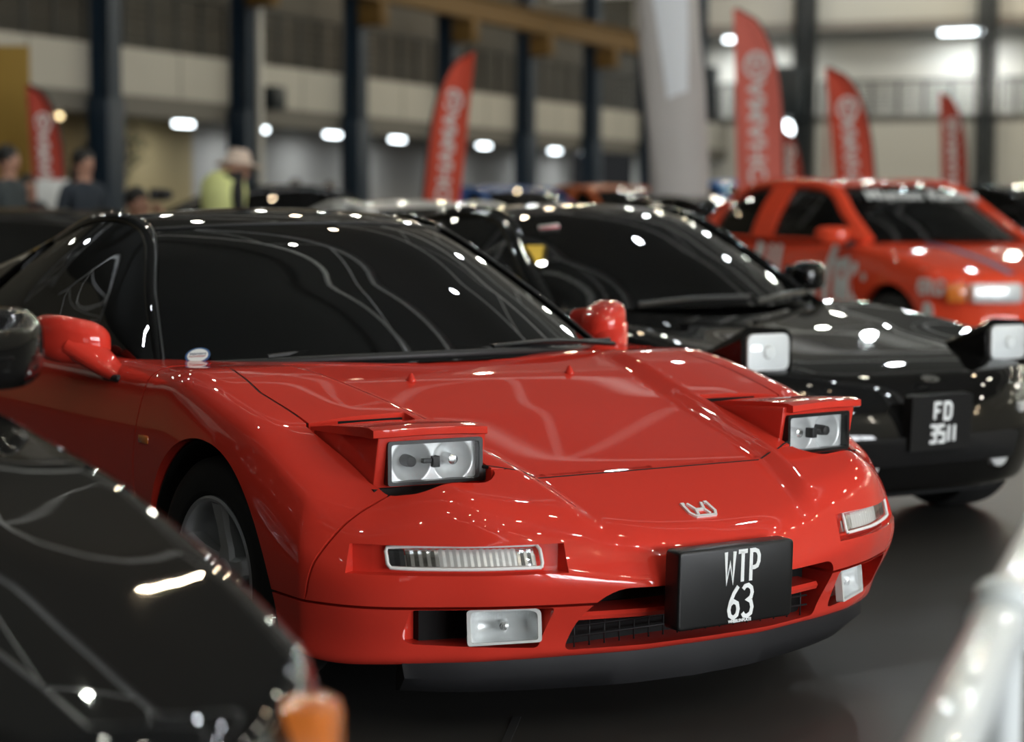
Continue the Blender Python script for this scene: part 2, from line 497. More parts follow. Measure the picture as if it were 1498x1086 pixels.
# ------------------------------------------------------------------ the red sports car
def build_nsx():
    T = thing('sports_car', 'low red sports car with black roof and raised headlights, plate WTP 63, in sharp focus', 'car')
    red, blk = M['red'], M['black']
    # --- base surface
    _xf = sm([0, .22, .42, .52, .68, .80, .87, .94, 1.0], [-.028, -.040, -.088, -.112, -.165, -.235, -.280, -.345, -.44], .035)
    _xw = sm([0, .15, .3, .45, .62, .70, .80, .92, 1.0], [-.095, -.075, -.045, -.018, 0, 0, -.018, -.03, -.05], .035)
    def xf(v, w): return _xf(v) + _xw(w) * (1 - .35 * v)
    _xr = sm([0, .5, .8, 1], [-4.43, -4.40, -4.30, -4.15], .06)
    def xr(v, w): return _xr(v) + .05 * (w < .3) * 0
    _W = sm([-4.45, -4.1, -3.5, -3.0, -2.5, -1.6, -1.35, -1.0, -.7, -.5, -.35, -.1], [.84, .885, .91, .895, .88, .878, .885, .905, .898, .886, .876, .86], .08)
    _P = sm([0, .2, .38, .55, .72, .86, 1.0], [.955, .97, .99, 1.0, 1.0, .985, .955], .05)
    def hw(x, w): return _W(x) * _P(w)
    _zc = sm([-4.45, -4.2, -3.6, -3.0, -2.4, -1.7, -1.3, -1.056, -.77, -.40, -.34, -.27, -.153, -.085, .02], [.86, .90, .88, .82, .79, .79, .787, .752, .690, .598, .582, .556, .503, .467, .42], .035)
    _yc = sm([-1.4, -1.0, -.75, -.335, -.09, .05], [.59, .50, .445, .40, .335, .30], .1)
    _dr = sm([-4.45, -1.3, -1.07, -.91, -.735, -.48, -.40, -.34, 0], [0, 0, .004, .006, .010, .072, .115, .135, .20], .05)
    def zt(x, y):
        cr = .024 * np.clip((y - _yc(x) + .055) / .05, 0, 1) * sstep(-1.36, -1.15, x) * (1 - sstep(-.2, -.06, x))
        return _zc(x) + cr - _dr(x) * sstep(.58, .90, y) * 1.15
    _zb = sm([-4.45, -4.2, -3.0, -.9, -.5, -.2, .02], [.26, .20, .17, .165, .17, .186, .186], .08)
    def zb(x, v): return _zb(x)
    ru, rv, rw = .020, .085, .15
    U = np.concatenate([np.linspace(-1, -.1, 34)[:-1], np.linspace(-.1, .5, 40)[:-1], np.linspace(.5, 1 - ru * 1.2, 80)[:-1], np.linspace(1 - ru * 1.2, 1, 7)])
    V = edge_axis(112, rv, 6); Wx = edge_axis(34, rw, 5)
    base = ffd_body(xf, xr, hw, zt, zb, U, V, Wx, ru, rv, rw)
    skin = Skin(base)
    def FX(y, z):                      # front surface x at (y, z)
        y = np.abs(y); w = np.clip((z - .18) / .29, 0, 1); v = y / .865
        return xf(v, w)
    def HZ(x, y): return float(zt(np.array(x), np.array(abs(y))))
    # --- cutters
    cut = [cyl_cutter((-.985, .275), .365, s * .52, s * 1.2) for s in (1, -1)] + [cyl_cutter((-3.51, .29), .372, s * .55, s * 1.2) for s in (1, -1)]
    def strip(s, ya, yb, z0, z1, dep, out=.12, n=14):    # follows the bumper front in plan
        ys = np.linspace(ya, yb, n)
        zmid = (z0 + z1) / 2
        inner = [(float(FX(y, zmid)) - dep, s * y) for y in ys]; outer = [(float(FX(y, zmid)) + out, s * (y + (.25 if i == n - 1 and out > .1 else 0))) for i, y in enumerate(ys)]
        return prism_bm(inner + outer[::-1], 'z', z0, z1)
    for s in (1, -1):
        cut.append(strip(s, .405, .80, .398, .462, .028))
        fog = round_poly([(s * .435, .218), (s * .715, .235), (s * .715, .318), (s * .425, .318)], [.012, .03, .012, .012])
        cut.append(prism_bm(fog, 'x', -.36, .2))
        bay = round_poly([(-.285, s * .50), (-.31, s * .66), (-.37, s * .715), (-.72, s * .745), (-.735, s * .46), (-.33, s * .452)], [.03, .03, .02, .01, .01, .02])
        cut.append(prism_bm(bay, 'z', .553, .9))
    gr = round_poly([(-.30, .357), (.36, .357), (.392, .33), (.375, .208), (-.375, .208), (-.362, .30)], [.05, .03, .03, .015, .02, .05])
    cut.append(prism_bm(gr, 'x', -.26, .2))
    body = boolean(base, cut)
    # --- split into panels (3 mm shut lines)
    g = .0034
    def bump_poly(d):
        return [(-.475 + d, .322 + d), (-.463 + d, .343), (-.432 + d, .42), (-.40 + d, .50), (-.372 + d, .56), (-.345 + d, .60), (-.335 + d, .66), (-.335 + d, .9), (.4, .9), (.4, .322 + d)]
    bumper_v = prism_bm(bump_poly(g), 'y', -1.2, 1.2)
    bumper_c = prism_bm(bump_poly(-g), 'y', -1.2, 1.2)
    spoil_v = prism_bm([(-.72, .0), (.4, .0), (.4, .322 - g), (-.72, .322 - g)], 'y', -1.2, 1.2)
    spoil_c = prism_bm([(-.72, -.1), (.41, -.1), (.41, .322 + g), (-.72, .322 + g)], 'y', -1.2, 1.2)
    def hood_poly(d):
        p = [(-.335 - d, .30), (-.336 - d, .40), (-.36 - d, .50), (-.385 - d, .71 - d), (-.44, .722 - d), (-.75, .735 - d), (-.95, .745 - d), (-1.06, .73 - d), (-1.18, .715 - d), (-1.36, .70 - d), (-1.42, .66 - d), (-1.34 + d, .60), (-1.24 + d, .3)]
        return p + [(x, -y) for x, y in p[::-1]]
    hood_v = prism_bm(hood_poly(g), 'z', .45, 1.0)
    hood_c = prism_bm(hood_poly(-g), 'z', .449, 1.1)
    def door_poly(d):
        return round_poly([(-1.345 - d, .95), (-1.40 - d, .68), (-1.43 - d, .5), (-1.42 - d, .26 + d), (-2.45 + d, .26 + d), (-2.62 + d, .5), (-2.66 + d, .95)], .05)
    pieces = [('front_bumper', [bumper_v], []), ('front_spoiler', [spoil_v], []), ('hood', [hood_v], [])]
    out = {}
    for nm, inter, _ in pieces:
        me = body.copy()
        for c in inter: me = boolean(me, [c], 'INTERSECT')
        out[nm] = me
    # the bumper must not own the hood zone
    shell = body
    for c in (hood_c, bumper_c, spoil_c): shell = boolean(shell, [c], 'DIFFERENCE', True)
    doors = {}
    for s in (1, -1):
        dv = prism_bm(door_poly(g), 'y', s * .70, s * 1.3); dc = prism_bm(door_poly(-g), 'y', s * .70, s * 1.3)
        doors[s] = boolean(shell, [dv], 'INTERSECT'); shell = boolean(shell, [dc])
    for nm, me in list(out.items()) + [('body_shell', shell), ('door', doors[1]), ('door', doors[-1])]:
        me.materials.clear(); me.materials.append(red); me.name = nm
        link(nm, me, None, T); skin.apply(me)
    # --- chin lip under the spoiler
    ys = np.linspace(-.70, .70, 41)
    top = [(float(xf(np.array(abs(y) / .865), np.array(0.))) - .03, y) for y in ys]
    bm = bmesh.new()
    rows = []
    for (x, y) in top:
        k = abs(y) / .7
        rows.append([bm.verts.new(p) for p in ((x, y, .20), (x + .006, y * .99, .15), (x - .012 - .03 * k, y * .97, .105 + .006 * k ** 4), (x - .03 - .03 * k, y * .97, .103 + .006 * k ** 4), (x - .05, y * .97, .2))])
    for a, b in zip(rows, rows[1:]):
        for k in range(5): bm.faces.new((a[k], a[(k + 1) % 5], b[(k + 1) % 5], b[k]))
    bm.faces.new(rows[0]); bm.faces.new(rows[-1][::-1]); bmesh.ops.recalc_face_normals(bm, faces=bm.faces)
    o = obj('chin_lip', bm, M['lip'], T, angle=50); o['label'] = 'black rubber lip under the spoiler'
    # --- underbody and wheel wells
    box_obj('underbody', (-2.2, 0, .20), (3.6, 1.06, .10), M['void'], T)
    for s in (1, -1):
        for (cx, cz, r) in ((-.985, .275, .36), (-3.51, .29, .367)):
            well_liner(T, cx, cz, r, s * .545, s * .868)
    # --- wheels
    for s in (1, -1):
        wheel(T, (-.985, s * .752, .297), .297, .200, .215, s, 5, .04)
        wheel(T, (-3.51, s * .755, .31), .31, .21, .26, s, 5)
    # --- intake: black back, red vane, mesh bar
    o = box_obj('intake_liner', (-.235, 0, .283), (.03, .77, .155), M['void'], T)
    bm = bmesh.new(); n = 31; rows = []
    for y in np.linspace(-.37, .37, n):
        x = float(FX(y, .29)) - .035
        rows.append([bm.verts.new(p) for p in ((x, y, .296), (x + .006, y, .288), (x, y, .278), (x - .1, y, .290), (x - .1, y, .298))])
    for a, b in zip(rows, rows[1:]):
        for k in range(5): bm.faces.new((a[k], a[(k + 1) % 5], b[(k + 1) % 5], b[k]))
    bm.faces.new(rows[0]); bm.faces.new(rows[-1][::-1]); bmesh.ops.recalc_face_normals(bm, faces=bm.faces)
    obj('intake_vane', bm, red, T, angle=40)
    bm = bmesh.new()
    for z in (.235, .258): bm_tube(bm, [(-.215 + .04, y, z) for y in (-.36, .36)], .0025, 6)
    for y in np.linspace(-.34, .34, 17): bm_tube(bm, [(-.175, y, .21), (-.175, y, .275)], .002, 6)
    obj('intake_mesh', bm, M['plastic'], T)
    # --- fog lights
    for s in (1, -1):
        box_obj('fog_duct', (-.352, s * .55, .27), (.03, .21, .096), M['void'], T)
        A = Vector((-.150, s * .447, .276)); B = Vector((-.232, s * .592, .272))
        yd = Vector((-.12, 0, 1)); xd = (B - A) * (1 if s > 0 else -1); F = frame((A + B) / 2, xd, yd); wd = (B - A).length
        R2 = round_poly([(-wd / 2, -.041), (wd / 2, -.036), (wd / 2, .034), (wd / 2 - .018, .041), (-wd / 2 + .01, .041), (-wd / 2, .036)], .008, 4)
        bm = bmesh.new(); bm_prism(bm, [(p[0], p[1]) for p in R2], 'z', -.075, -.055)
        for i in range(len(R2)):
            pass
        for v in bm.verts: v.co = F @ v.co
        fl = obj('fog_light', bm, M['plastic'], T, angle=40)
        P = np.array([[((a * .5) * wd * .92, b * .036, -.05 + .042 * min(1., abs(a) ** 5 + abs(b) ** 3) + .003 * (i % 2)) for b in np.linspace(-1, 1, 13)] for i, a in enumerate(np.linspace(-1, 1, 41))])
        bm = grid_mesh(P)
        for v in bm.verts: v.co = F @ v.co
        obj('reflector', bm, M['softchrome'], fl)
        bm = bmesh.new()                                                     # bright rim
        inn = [(p[0] * .90, p[1] * .86) for p in R2]; m = len(R2)
        for zz0, zz1 in ((-.012, .006),):
            a = [bm.verts.new((p[0], p[1], zz0)) for p in R2]; b = [bm.verts.new((p[0], p[1], zz1)) for p in R2]
            c = [bm.verts.new((p[0], p[1], zz1)) for p in inn]; d = [bm.verts.new((p[0], p[1], zz0)) for p in inn]
            for i in range(m):
                j = (i + 1) % m
                for q in ((a, b), (b, c), (c, d), (d, a)): bm.faces.new((q[0][i], q[0][j], q[1][j], q[1][i]))
        bmesh.ops.recalc_face_normals(bm, faces=bm.faces)
        for v in bm.verts: v.co = F @ v.co
        obj('fog_rim', bm, M['lensbase'], fl, angle=40)
        bm = bmesh.new(); nn = 24                                           # fluted lens
        P = np.zeros((nn * 2 + 1, 5, 3))
        for i in range(nn * 2 + 1):
            for j in range(5):
                P[i, j] = ((i / (2 * nn) - .5) * wd * .88, (j / 4 - .5) * .07, -.002 + .0022 * (i % 2))
        bm = grid_mesh(P)
        for v in bm.verts: v.co = F @ v.co
        obj('fog_lens', bm, M['clear'], fl, smooth=False)
        lathe_obj('bulb', [(0, .02), (.010, .016), (.012, 0), (.012, -.02), (0, -.02)], M['chrome'], fl, 16, F @ Matrix.Translation((0, 0, -.03)))
    # flush tow-eye cover between fog light and intake
    for s in (-1,):
        x0 = float(FX(.41, .28)); bm = bmesh.new()
        pr = round_poly([(-.425, .262), (-.372, .255), (-.372, .300), (-.425, .303)], .008)
    # --- turn signals
    for s in (1, -1):
        n = 30; ysv = np.linspace(.457, .748, n)
        def rowp(y, t, off):
            z0, z1 = .410, .4585
            k = max(0, (y - .70) / .07); z1b = z1 - .004 * k; z0b = z0 + .002 * k
            z = z0b + (z1b - z0b) * t
            return (float(FX(y, z)) - .012 + off - .012 * max(0, t - .8), s * y, z)
        P = np.array([[rowp(y, t, -.014) for t in np.linspace(0, 1, 5)] for y in ysv])
        ts = sheet_obj('turn_signal', P, .012, M['lensbase'], T, flip=(s < 0))
        bm = bmesh.new()
        ring = [Vector(rowp(y, 0, .004)) for y in ysv] + [Vector(rowp(ysv[-1] + .004, t, .002)) for t in np.linspace(.2, .8, 4)] + [Vector(rowp(y, 1, .004)) for y in ysv[::-1]] + [Vector(rowp(ysv[0] - .004, t, .004)) for t in np.linspace(.8, .2, 4)]
        bm_tube(bm, ring + ring[:1], .0042, 8, False); obj('signal_rim', bm, M['white'], ts, angle=60)
        # inner lamp blocks: clear fluted field, pale amber bulb field, black end
        for (a, b, mt, nm) in ((.462, .50, M['chrome'], 'reflector_rib'), (.50, .655, M['lensbase'], 'bulb_field'), (.655, .715, M['chrome'], 'reflector_rib'), (.717, .745, M['plastic'], 'end_block')):
            yy = np.linspace(a, b, max(3, int((b - a) / .006)))
            P = np.array([[np.array(rowp(y, t, -.008)) + np.array((.0016 * (i % 2), 0, 0)) for t in np.linspace(.08, .92, 7)] for i, y in enumerate(yy)])
            bm = grid_mesh(P); obj(nm, bm, mt, ts, smooth=False)
        P = np.array([[rowp(y, t, .003) for t in np.linspace(.02, .98, 5)] for y in ysv])
        obj('signal_lens', grid_mesh(P), M['clear'], ts)
    # --- pop-up headlights
    for s in (1, -1):
        ot, it, ib, ob = Vector((-.412, s * .697, .679)), Vector((-.385, s * .461, .680)), Vector((-.386, s * .466, .577)), Vector((-.413, s * .698, .579))
        bm = bmesh.new()
        top = [(-.690, s * .465, .684), (-.690, s * .735, .682), (-.400, s * .722, .700), (-.374, s * .450, .702)]
        bot = [(-.690, s * .465, .65), (-.690, s * .735, .645), (-.43, s * .722, .556), (-.40, s * .450, .556)]
        a = [bm.verts.new(p) for p in top]; b = [bm.verts.new(p) for p in bot]
        bm.faces.new(a); bm.faces.new(b[::-1])
        for i in range(4): bm.faces.new((a[i], b[i], b[(i + 1) % 4], a[(i + 1) % 4]))
        bmesh.ops.recalc_face_normals(bm, faces=bm.faces)
        bmesh.ops.bevel(bm, geom=list(bm.edges), offset=.006, segments=2, profile=.5, affect='EDGES')
        pm = bpy.data.meshes.new('pod'); bm.to_mesh(pm); bm.free()
        xd = (it - ot) * (-s); F = frame((ot + it + ib + ob) / 4 + Vector((.006, 0, 0)), xd, Vector((0, 0, 1))); w = (it - ot).length
        cb = prism_bm([(-w / 2 + .004, -.049), (w / 2 - .004, -.049), (w / 2 - .004, .049), (-w / 2 + .004, .049)], 'z', -.10, .10)
        for v in cb.verts: v.co = F @ v.co
        pm = boolean(pm, [cb]); pm.name = 'headlight_pod'; pm.materials.clear(); pm.materials.append(red)
        pod = link('headlight_pod', pm, None, T); pm.set_sharp_from_angle(angle=math.radians(35))
        box_obj('lamp_housing', F @ Vector((0, 0, -.075)), (w - .012, .092, .03), M['void'], pod, F.to_3x3())
        # lid with overhanging lip
        n = 9; bm = bmesh.new(); rows = []
        for t in np.linspace(0, 1, n):
            y = .463 + (.738 - .463) * t
            xr_, xf_ = -.698, -.352 - .032 * t - .012 * max(0, t - .85) / .15
            zc_ = .702 + .004 * math.sin(PI * t)
            rows.append([bm.verts.new((x, s * y, z)) for x, z in ((xr_, zc_ - .014), (-.60, zc_ - .002), (-.45, zc_ + .008), (xf_ - .02, zc_ + .0085), (xf_, zc_ + .004), (xf_ + .001, zc_ - .012), (xf_ - .006, zc_ - .015), (-.45, zc_ - .014), (xr_, zc_ - .022))])
        for r0, r1 in zip(rows, rows[1:]):
            for k in range(9): bm.faces.new((r0[k], r0[(k + 1) % 9], r1[(k + 1) % 9], r1[k]))
        bm.faces.new(rows[0]); bm.faces.new(rows[-1][::-1]); bmesh.ops.recalc_face_normals(bm, faces=bm.faces)
        obj('headlight_lid', bm, red, pod, angle=40)
        xd = (it - ot) * (-s); F = frame((ot + it + ib + ob) / 4 + Vector((.006, 0, 0)), xd, Vector((0, 0, 1))); w = (it - ot).length; h = .102
        bm = bmesh.new(); R2 = round_poly([(-w / 2, -h / 2), (w / 2, -h / 2), (w / 2, h / 2), (-w / 2, h / 2)], .008, 3)
        inn = [(p[0] * .925, p[1] * .84) for p in R2]; m = len(R2)
        a = [bm.verts.new((p[0], p[1], -.05)) for p in R2]; b = [bm.verts.new((p[0], p[1], .010)) for p in R2]
        c = [bm.verts.new((p[0], p[1], .010)) for p in inn]; d = [bm.verts.new((p[0], p[1], -.05)) for p in inn]
        for i in range(m):
            j = (i + 1) % m
            for q in ((a, b), (b, c), (c, d)): bm.faces.new((q[0][i], q[0][j], q[1][j], q[1][i]))
        bmesh.ops.recalc_face_normals(bm, faces=bm.faces)
        for v in bm.verts: v.co = F @ v.co
        o = obj('headlight_frame', bm, M['satin'], pod, angle=40)
        # chrome reflector tray with two round bowls
        iw, ih = w * .925, h * .84
        bm = bmesh.new(); nx, ny = 80, 40
        P = np.zeros((nx, ny, 3)); br = ih * .56
        for i in range(nx):
            for j in range(ny):
                x = (i / (nx - 1) - .5) * iw; y = (j / (ny - 1) - .5) * ih; z = -.012
                for cxx in (-.052, .052):
                    dd = math.hypot(x - cxx, y)
                    if dd < br: z = min(z, -.012 - .040 * (1 - (dd / br) ** 2))
                P[i, j] = (x, y, z)
        bm = grid_mesh(P)
        for v in bm.verts: v.co = F @ v.co
        obj('reflector', bm, M['softchrome'], pod)
        # projector globe on the outer bowl, black bulb shield between
        for cxx in (-.052, .052):
            lathe_obj('bulb', [(0, .002), (.012, -.002), (.014, -.02), (.014, -.045), (0, -.045)], M['plastic'] if cxx * s > 0 else M['chrome'], pod, 20, F @ Matrix.Translation((cxx, 0, -.008)))
        bm = bmesh.new()
        bm_box(bm, F @ Vector((-s * .006, -.002, -.012)), (.018, .026, .026), F.to_3x3(), .002); bm_box(bm, F @ Vector((s * .012, .0, -.012)), (.026, .010, .014), F.to_3x3(), .001)
        obj('bulb_shield', bm, M['plastic'], pod)
        P = np.zeros((49, 7, 3))
        for i in range(49):
            for j in range(7): P[i, j] = ((i / 48 - .5) * iw, (j / 6 - .5) * ih, .008 + .0007 * (i % 2) * (8 < i < 40))
        bm = grid_mesh(P)
        for v in bm.verts: v.co = F @ v.co
        obj('headlight_lens', bm, M['clear'], pod, smooth=False)
        box_obj('hinge_bracket', F @ Vector((s * -(w / 2 + .010), -.035, -.025)), (.022, .036, .06), M['plastic'], pod, F.to_3x3(), .006)
        box_obj('bay_liner', (-.565, s * .60, .562), (.32, .262, .02), M['void'], T)
        ztop = min(HZ(-.731, .48), HZ(-.731, .6), HZ(-.731, .72))
        box_obj('bay_seal', (-.729, s * .602, ztop - .027), (.008, .262, .046), M['void'], T)  # black strip that puts shade into the slot behind the lid
    bm = bmesh.new()
    bm_tube(bm, [(x, y, HZ(x, y) - .0032) for x, y in [(-.372, -.465), (-.36, -.44), (-.336, -.40)] + [(-.335, q) for q in np.linspace(-.37, .37, 25)] + [(-.336, .40), (-.36, .44), (-.372, .465)]], .0042, 8)
    for s in (1, -1):
        pth = [(-.77, .736), (-.95, .745), (-1.06, .73), (-1.18, .715), (-1.36, .70)]
        bm_tube(bm, [(x, s * y, HZ(x, y) - .0036) for x, y in pth], .0034, 6)
    o = obj('hood_seal', bm, M['void'], T)  # black strips laid in the shut lines to darken them like shade
    # --- greenhouse
    N = 25
    cowl = mirror_curve((-1.235, .782), (-1.545, .755, .752), 2.1, N)
    ws1 = mirror_curve((-1.60, .985), (-1.84, .652, .945), 2.1, N)
    head = mirror_curve((-1.985, 1.158), (-2.17, .522, 1.134), 2.1, N)
    rf1 = mirror_curve((-2.45, 1.205), (-2.50, .540, 1.166), 2.1, N)
    rf2 = mirror_curve((-2.92, 1.135), (-2.90, .56, 1.066), 2.1, N)
    rw1 = mirror_curve((-3.45, 1.01), (-3.4, .60, .96), 2.1, N)
    rw2 = mirror_curve((-4.05, .945), (-4.0, .66, .90), 2.1, N)
    allr = resample_rows([cowl, ws1, head, rf1, rf2, rw1, rw2], 73)
    o = sheet_obj('windshield', allr[0:25], .005, M['tint'], T, True)
    sheet_obj('roof', allr[24:49], .03, blk, T, True)
    sheet_obj('rear_window', allr[48:73], .005, M['tint'], T, True)
    tube_obj('header_trim', [Vector(p) + Vector((0, 0, .001)) for p in allr[24]], .006, M['plastic'], T, 8)
    tube_obj('cowl_seal', [Vector(p) + Vector((.004, 0, .0)) for p in allr[1]], .012, M['plastic'], T, 8)
    for s in (1, -1):
        k = N - 1 if s > 0 else 0
        rail = allr[:, k]
        belt0 = np.array([p for p in spline([(-1.545, s * .755, .752), (-1.9, s * .800, .785), (-2.4, s * .815, .80), (-2.9, s * .815, .82), (-3.4, s * .78, .86), (-4.0, s * .66, .90)], 14)])
        # side sheet between rail and belt
        tt = np.linspace(0, 1, len(rail)); bt = np.stack([np.interp(tt, np.linspace(0, 1, len(belt0)), belt0[:, q]) for q in range(3)], 1)
        rows = np.stack([bt + (rail - bt) * q + np.array((0, s * .035, 0)) * (4 * q * (1 - q)) for q in np.linspace(0, 1, 9)], 1)
        sheet_obj('side_window', rows[1:46], .005, M['tint'], T, s > 0)
        sheet_obj('rear_quarter_panel', rows[45:], .02, blk, T, s > 0)
        rr = [Vector(p) for p in rail]
        rad = np.interp(tt, [0, .1, .35, .6, 1], [.010, .014, .017, .026, .032])
        tube_obj('roof_pillar', rr, list(rad), blk, T, 12, (.8, 1.25, (0, s * .5, 1)))
        tube_obj('window_seal', [Vector(p) + Vector((0, s * .004, 0)) for p in rows[:46, 0]], .010, M['plastic'], T, 8)
        tube_obj('windshield_trim', [Vector(p) for p in allr[0:26, (N - 1 if s > 0 else 0)] + np.array([.012, -s * .012, .010])], .004, M['chrome'] if False else M['satin'], T, 6)
    # --- interior, dark behind the tint
    box_obj('dashboard', (-1.72, 0, .74), (.42, 1.30, .12), M['lime'], T, None, .04, 3)
    for s in (1, -1): seat(T, -2.45, s * .36, M['lime'])
    steering_wheel(T, -2.02, .36, .78, M['lime'])
    box_obj('rear_bulkhead', (-2.92, 0, .72), (.04, 1.3, .6), M['void'], T)
    # --- wipers
    for pts, off in (((( -1.345, -.10, .79), (-1.34, .17, .782), (-1.31, .30, .79)), 0),):
        pass
    w0 = Vector((-1.30, .20, .800)); w1 = Vector((-1.38, -.24, .808)); w2 = Vector((-1.40, -.50, .800))
    bm = bmesh.new(); bm_tube(bm, spline([w0, (w0 + w1) / 2 + Vector((.01, 0, .012)), w1, w2 + Vector((0, .1, .01))], 6), [.016] * 6 + [.012] * 6 + [.008] * 7, 8, True, (.6, 1., (0, 0, 1)))
    wp = obj('wiper_arm', bm, M['satin'], T, angle=50)
    tube_obj('wiper_blade', [w0 + Vector((-.06, -.10, .028)), w1 + Vector((-.01, 0, .012)), w2], .007, M['plastic'], wp, 6)
    w0 = Vector((-1.34, .62, .803)); w2 = Vector((-1.30, .16, .812))
    bm = bmesh.new(); bm_tube(bm, spline([w0, (w0 + w2) / 2 + Vector((.0, 0, .012)), w2], 6), .012, 8, True, (.6, 1., (0, 0, 1)))
    wp = obj('wiper_arm', bm, M['satin'], T, angle=50)
    tube_obj('wiper_blade', [w0 + Vector((-.02, 0, .01)), w2 + Vector((-.01, 0, 0))], .007, M['plastic'], wp, 6)
    # --- mirrors
    for s in (1, -1):
        p, faces = rounded_lattice(np.linspace(-1, 1, 13), np.linspace(-1, 1, 13), np.linspace(-1, 1, 13), .85, .75, .8, 2.2)
        me = bpy.data.meshes.new('mirror'); q = p.copy()
        fx = (1 - .25 * np.clip(-p[:, 1], 0, 1)); tz = 1 - .35 * np.clip(-p[:, 1], -1, 1) * 0
        X = -1.80 + p[:, 0] * .085 * fx + np.where(p[:, 0] > 0, .03 * (1 - p[:, 1] ** 2), 0); Y = .905 + p[:, 1] * .088; Z = .836 + p[:, 2] * .064 * (1 + .12 * p[:, 1]) + .012 * p[:, 1]
        X = X - .05 * p[:, 1]
        me.from_pydata(np.stack([X, s * Y, Z], 1).tolist(), [], [f if s > 0 else f[::-1] for f in faces])
        mo = link('side_mirror', me, red, T)
        tube_obj('mirror_arm', spline([(-1.63, s * .825, .742), (-1.67, s * .858, .775), (-1.75, s * .90, .825)], 6), list(np.linspace(.030, .058, 13)), red, mo, 16, (.75, 1.1, (0, 0, 1)))
        box_obj('mirror_foot', (-1.635, s * .838, .742), (.11, .05, .02), M['plastic'], mo, None, .008)
        bm = bmesh.new(); bm_prism(bm, round_poly([(s * .835, .785), (s * .975, .79), (s * .98, .885), (s * .84, .875)], .03), 'x', -1.888, -1.883)
        obj('mirror_glass', bm, M['chrome'], mo, smooth=False)
    # --- washer nozzles
    for s in (1, -1):
        z = HZ(-1.05, .255); bm = bmesh.new()
        bm_lathe(bm, [(0, .022), (.004, .020), (.012, .002), (.012, -.004), (0, -.004)], 12, Matrix.Translation((-1.05, s * .255, z)) @ Matrix.Diagonal((1.4, 1, 1, 1)))
        obj('washer_nozzle', bm, red, T)
    # --- emblem: chrome H in a trapezoid ring
    zc0 = HZ(-.148, 0); sl = math.atan2(HZ(-.10, 0) - HZ(-.20, 0), .10)
    F = frame((-.150, 0, zc0 + .001), (0, 1, 0), (-math.cos(sl), 0, -math.sin(sl)))
    wv, hv = .036, .026
    stroke_obj('bonnet_emblem', [[(-wv * .8, -hv), (wv * .8, -hv), (wv * 1.05, -hv * .4), (wv, hv), (wv * .8, hv * 1.0)], [(-wv * .8, hv), (-wv, hv), (-wv * 1.05, -hv * .4), (-wv * .8, -hv)],
                                 [(-wv * .58, hv), (-wv * .32, 0), (-wv * .5, -hv * .72)], [(wv * .58, hv), (wv * .32, 0), (wv * .5, -hv * .72)], [(-wv * .34, 0), (wv * .34, 0)]], .007, F, M['softchrome'], T, .005)
    # --- number plate
    F = frame((.022, -.026, .354), (-.03, 1, 0), (.03, 0, 1))
    bm = bmesh.new(); pw, ph = .345, .182
    R2 = round_poly([(-pw / 2, -ph / 2), (pw / 2, -ph / 2), (pw / 2, ph / 2), (-pw / 2, ph / 2)], .014, 4)
    bm_prism(bm, R2, 'z', -.052, 0)
    fr = [f for f in bm.faces if len(f.verts) > 4]
    bmesh.ops.bevel(bm, geom=[e for f in fr for e in f.edges], offset=.006, segments=3, profile=.5, affect='EDGES')
    for v in bm.verts: v.co = F @ v.co
    pl = obj('license_plate', bm, M['satin'], T, angle=40)
    # WTP over 63
    gl = []
    cw, ch = .026, .070; y0 = .008; cx0 = .012
    def at(gx, pts): return [(gx + x * cw, y0 + y * ch) for x, y in pts]
    x0 = -.036 + cx0
    gl += [at(x0 - cw / 2, [(0, 1), (.14, 0), (.5, .62), (.86, 0), (1, 1)])]
    x1 = cx0 + .002
    gl += [at(x1 - cw / 2, [(-.02, .97), (1.02, .97)]), at(x1 - cw / 2, [(.5, .97), (.5, -.03)])]
    x2 = cx0 + .038
    gl += [at(x2 - cw / 2, [(.08, -.03), (.08, .97), (.5, .97), (.82, .92), (1.0, .78), (.98, .58), (.8, .44), (.5, .40), (.08, .40)])]
    y0 = -.074
    x3 = cx0 - .022; n2 = .028; cw = .028
    gl += [at(x3 - cw / 2, [(.95, 1.0), (.5, .78), (.15, .5), (.0, .25), (.12, .06), (.5, -.03), (.88, .06), (1.0, .25), (.88, .44), (.5, .52), (.16, .44)])]
    x4 = cx0 + .020
    gl += [at(x4 - cw / 2, [(.0, .88), (.2, .98), (.55, 1.0), (.88, .9), (.98, .75), (.85, .58), (.5, .52), (.85, .46), (1.0, .26), (.88, .06), (.5, -.03), (.15, .0), (-.02, .1)])]
    stroke_obj('plate_lettering', gl, .0098, F @ Matrix.Translation((0, 0, .0004)), M['letter'], pl, .001)
    lettering('plate_maker_line', 'WHEELSNPLATE', .0095, F @ Matrix.Translation((cx0 - .002, -.084, .0008)), M['letter'], pl, .0005, .0004, 1.0)
    # --- side marker, sticker
    for s in (1, -1):
        yb = float(hw(np.array(-1.36), np.array(.72)))
        box_obj('side_marker', (-1.345, s * (yb - .001), .603), (.062, .014, .022), M['amber'], T, None, .004)
    # oval sticker low on the windshield, car's right
    a = allr; iu, iv = 2, 2
    p00 = np.array(allr[2][1]) * .55 + np.array(allr[2][2]) * .45 + np.array((0, 0, .004)); du = np.array(allr[3][1]) - np.array(allr[1][1]); dv = np.array(allr[2][2]) - np.array(allr[2][1])
    F = frame(Vector(p00), Vector(dv), Vector(du)); nz = F.to_3x3() @ Vector((0, 0, 1))
    if nz.z < 0: nz = -nz
    F = Matrix.Translation(nz * .006) @ F
    bm = bmesh.new(); bm_lathe(bm, [(0, .0015), (.030, .0015), (.030, 0), (0, 0)], 32, F @ Matrix.Diagonal((1.15, 1.15, 1, 1)))
    st = obj('windshield_sticker', bm, principled('sticker_blue', (.02, .08, .22), .4), T, smooth=False); st['label'] = 'white oval sticker with a blue border'
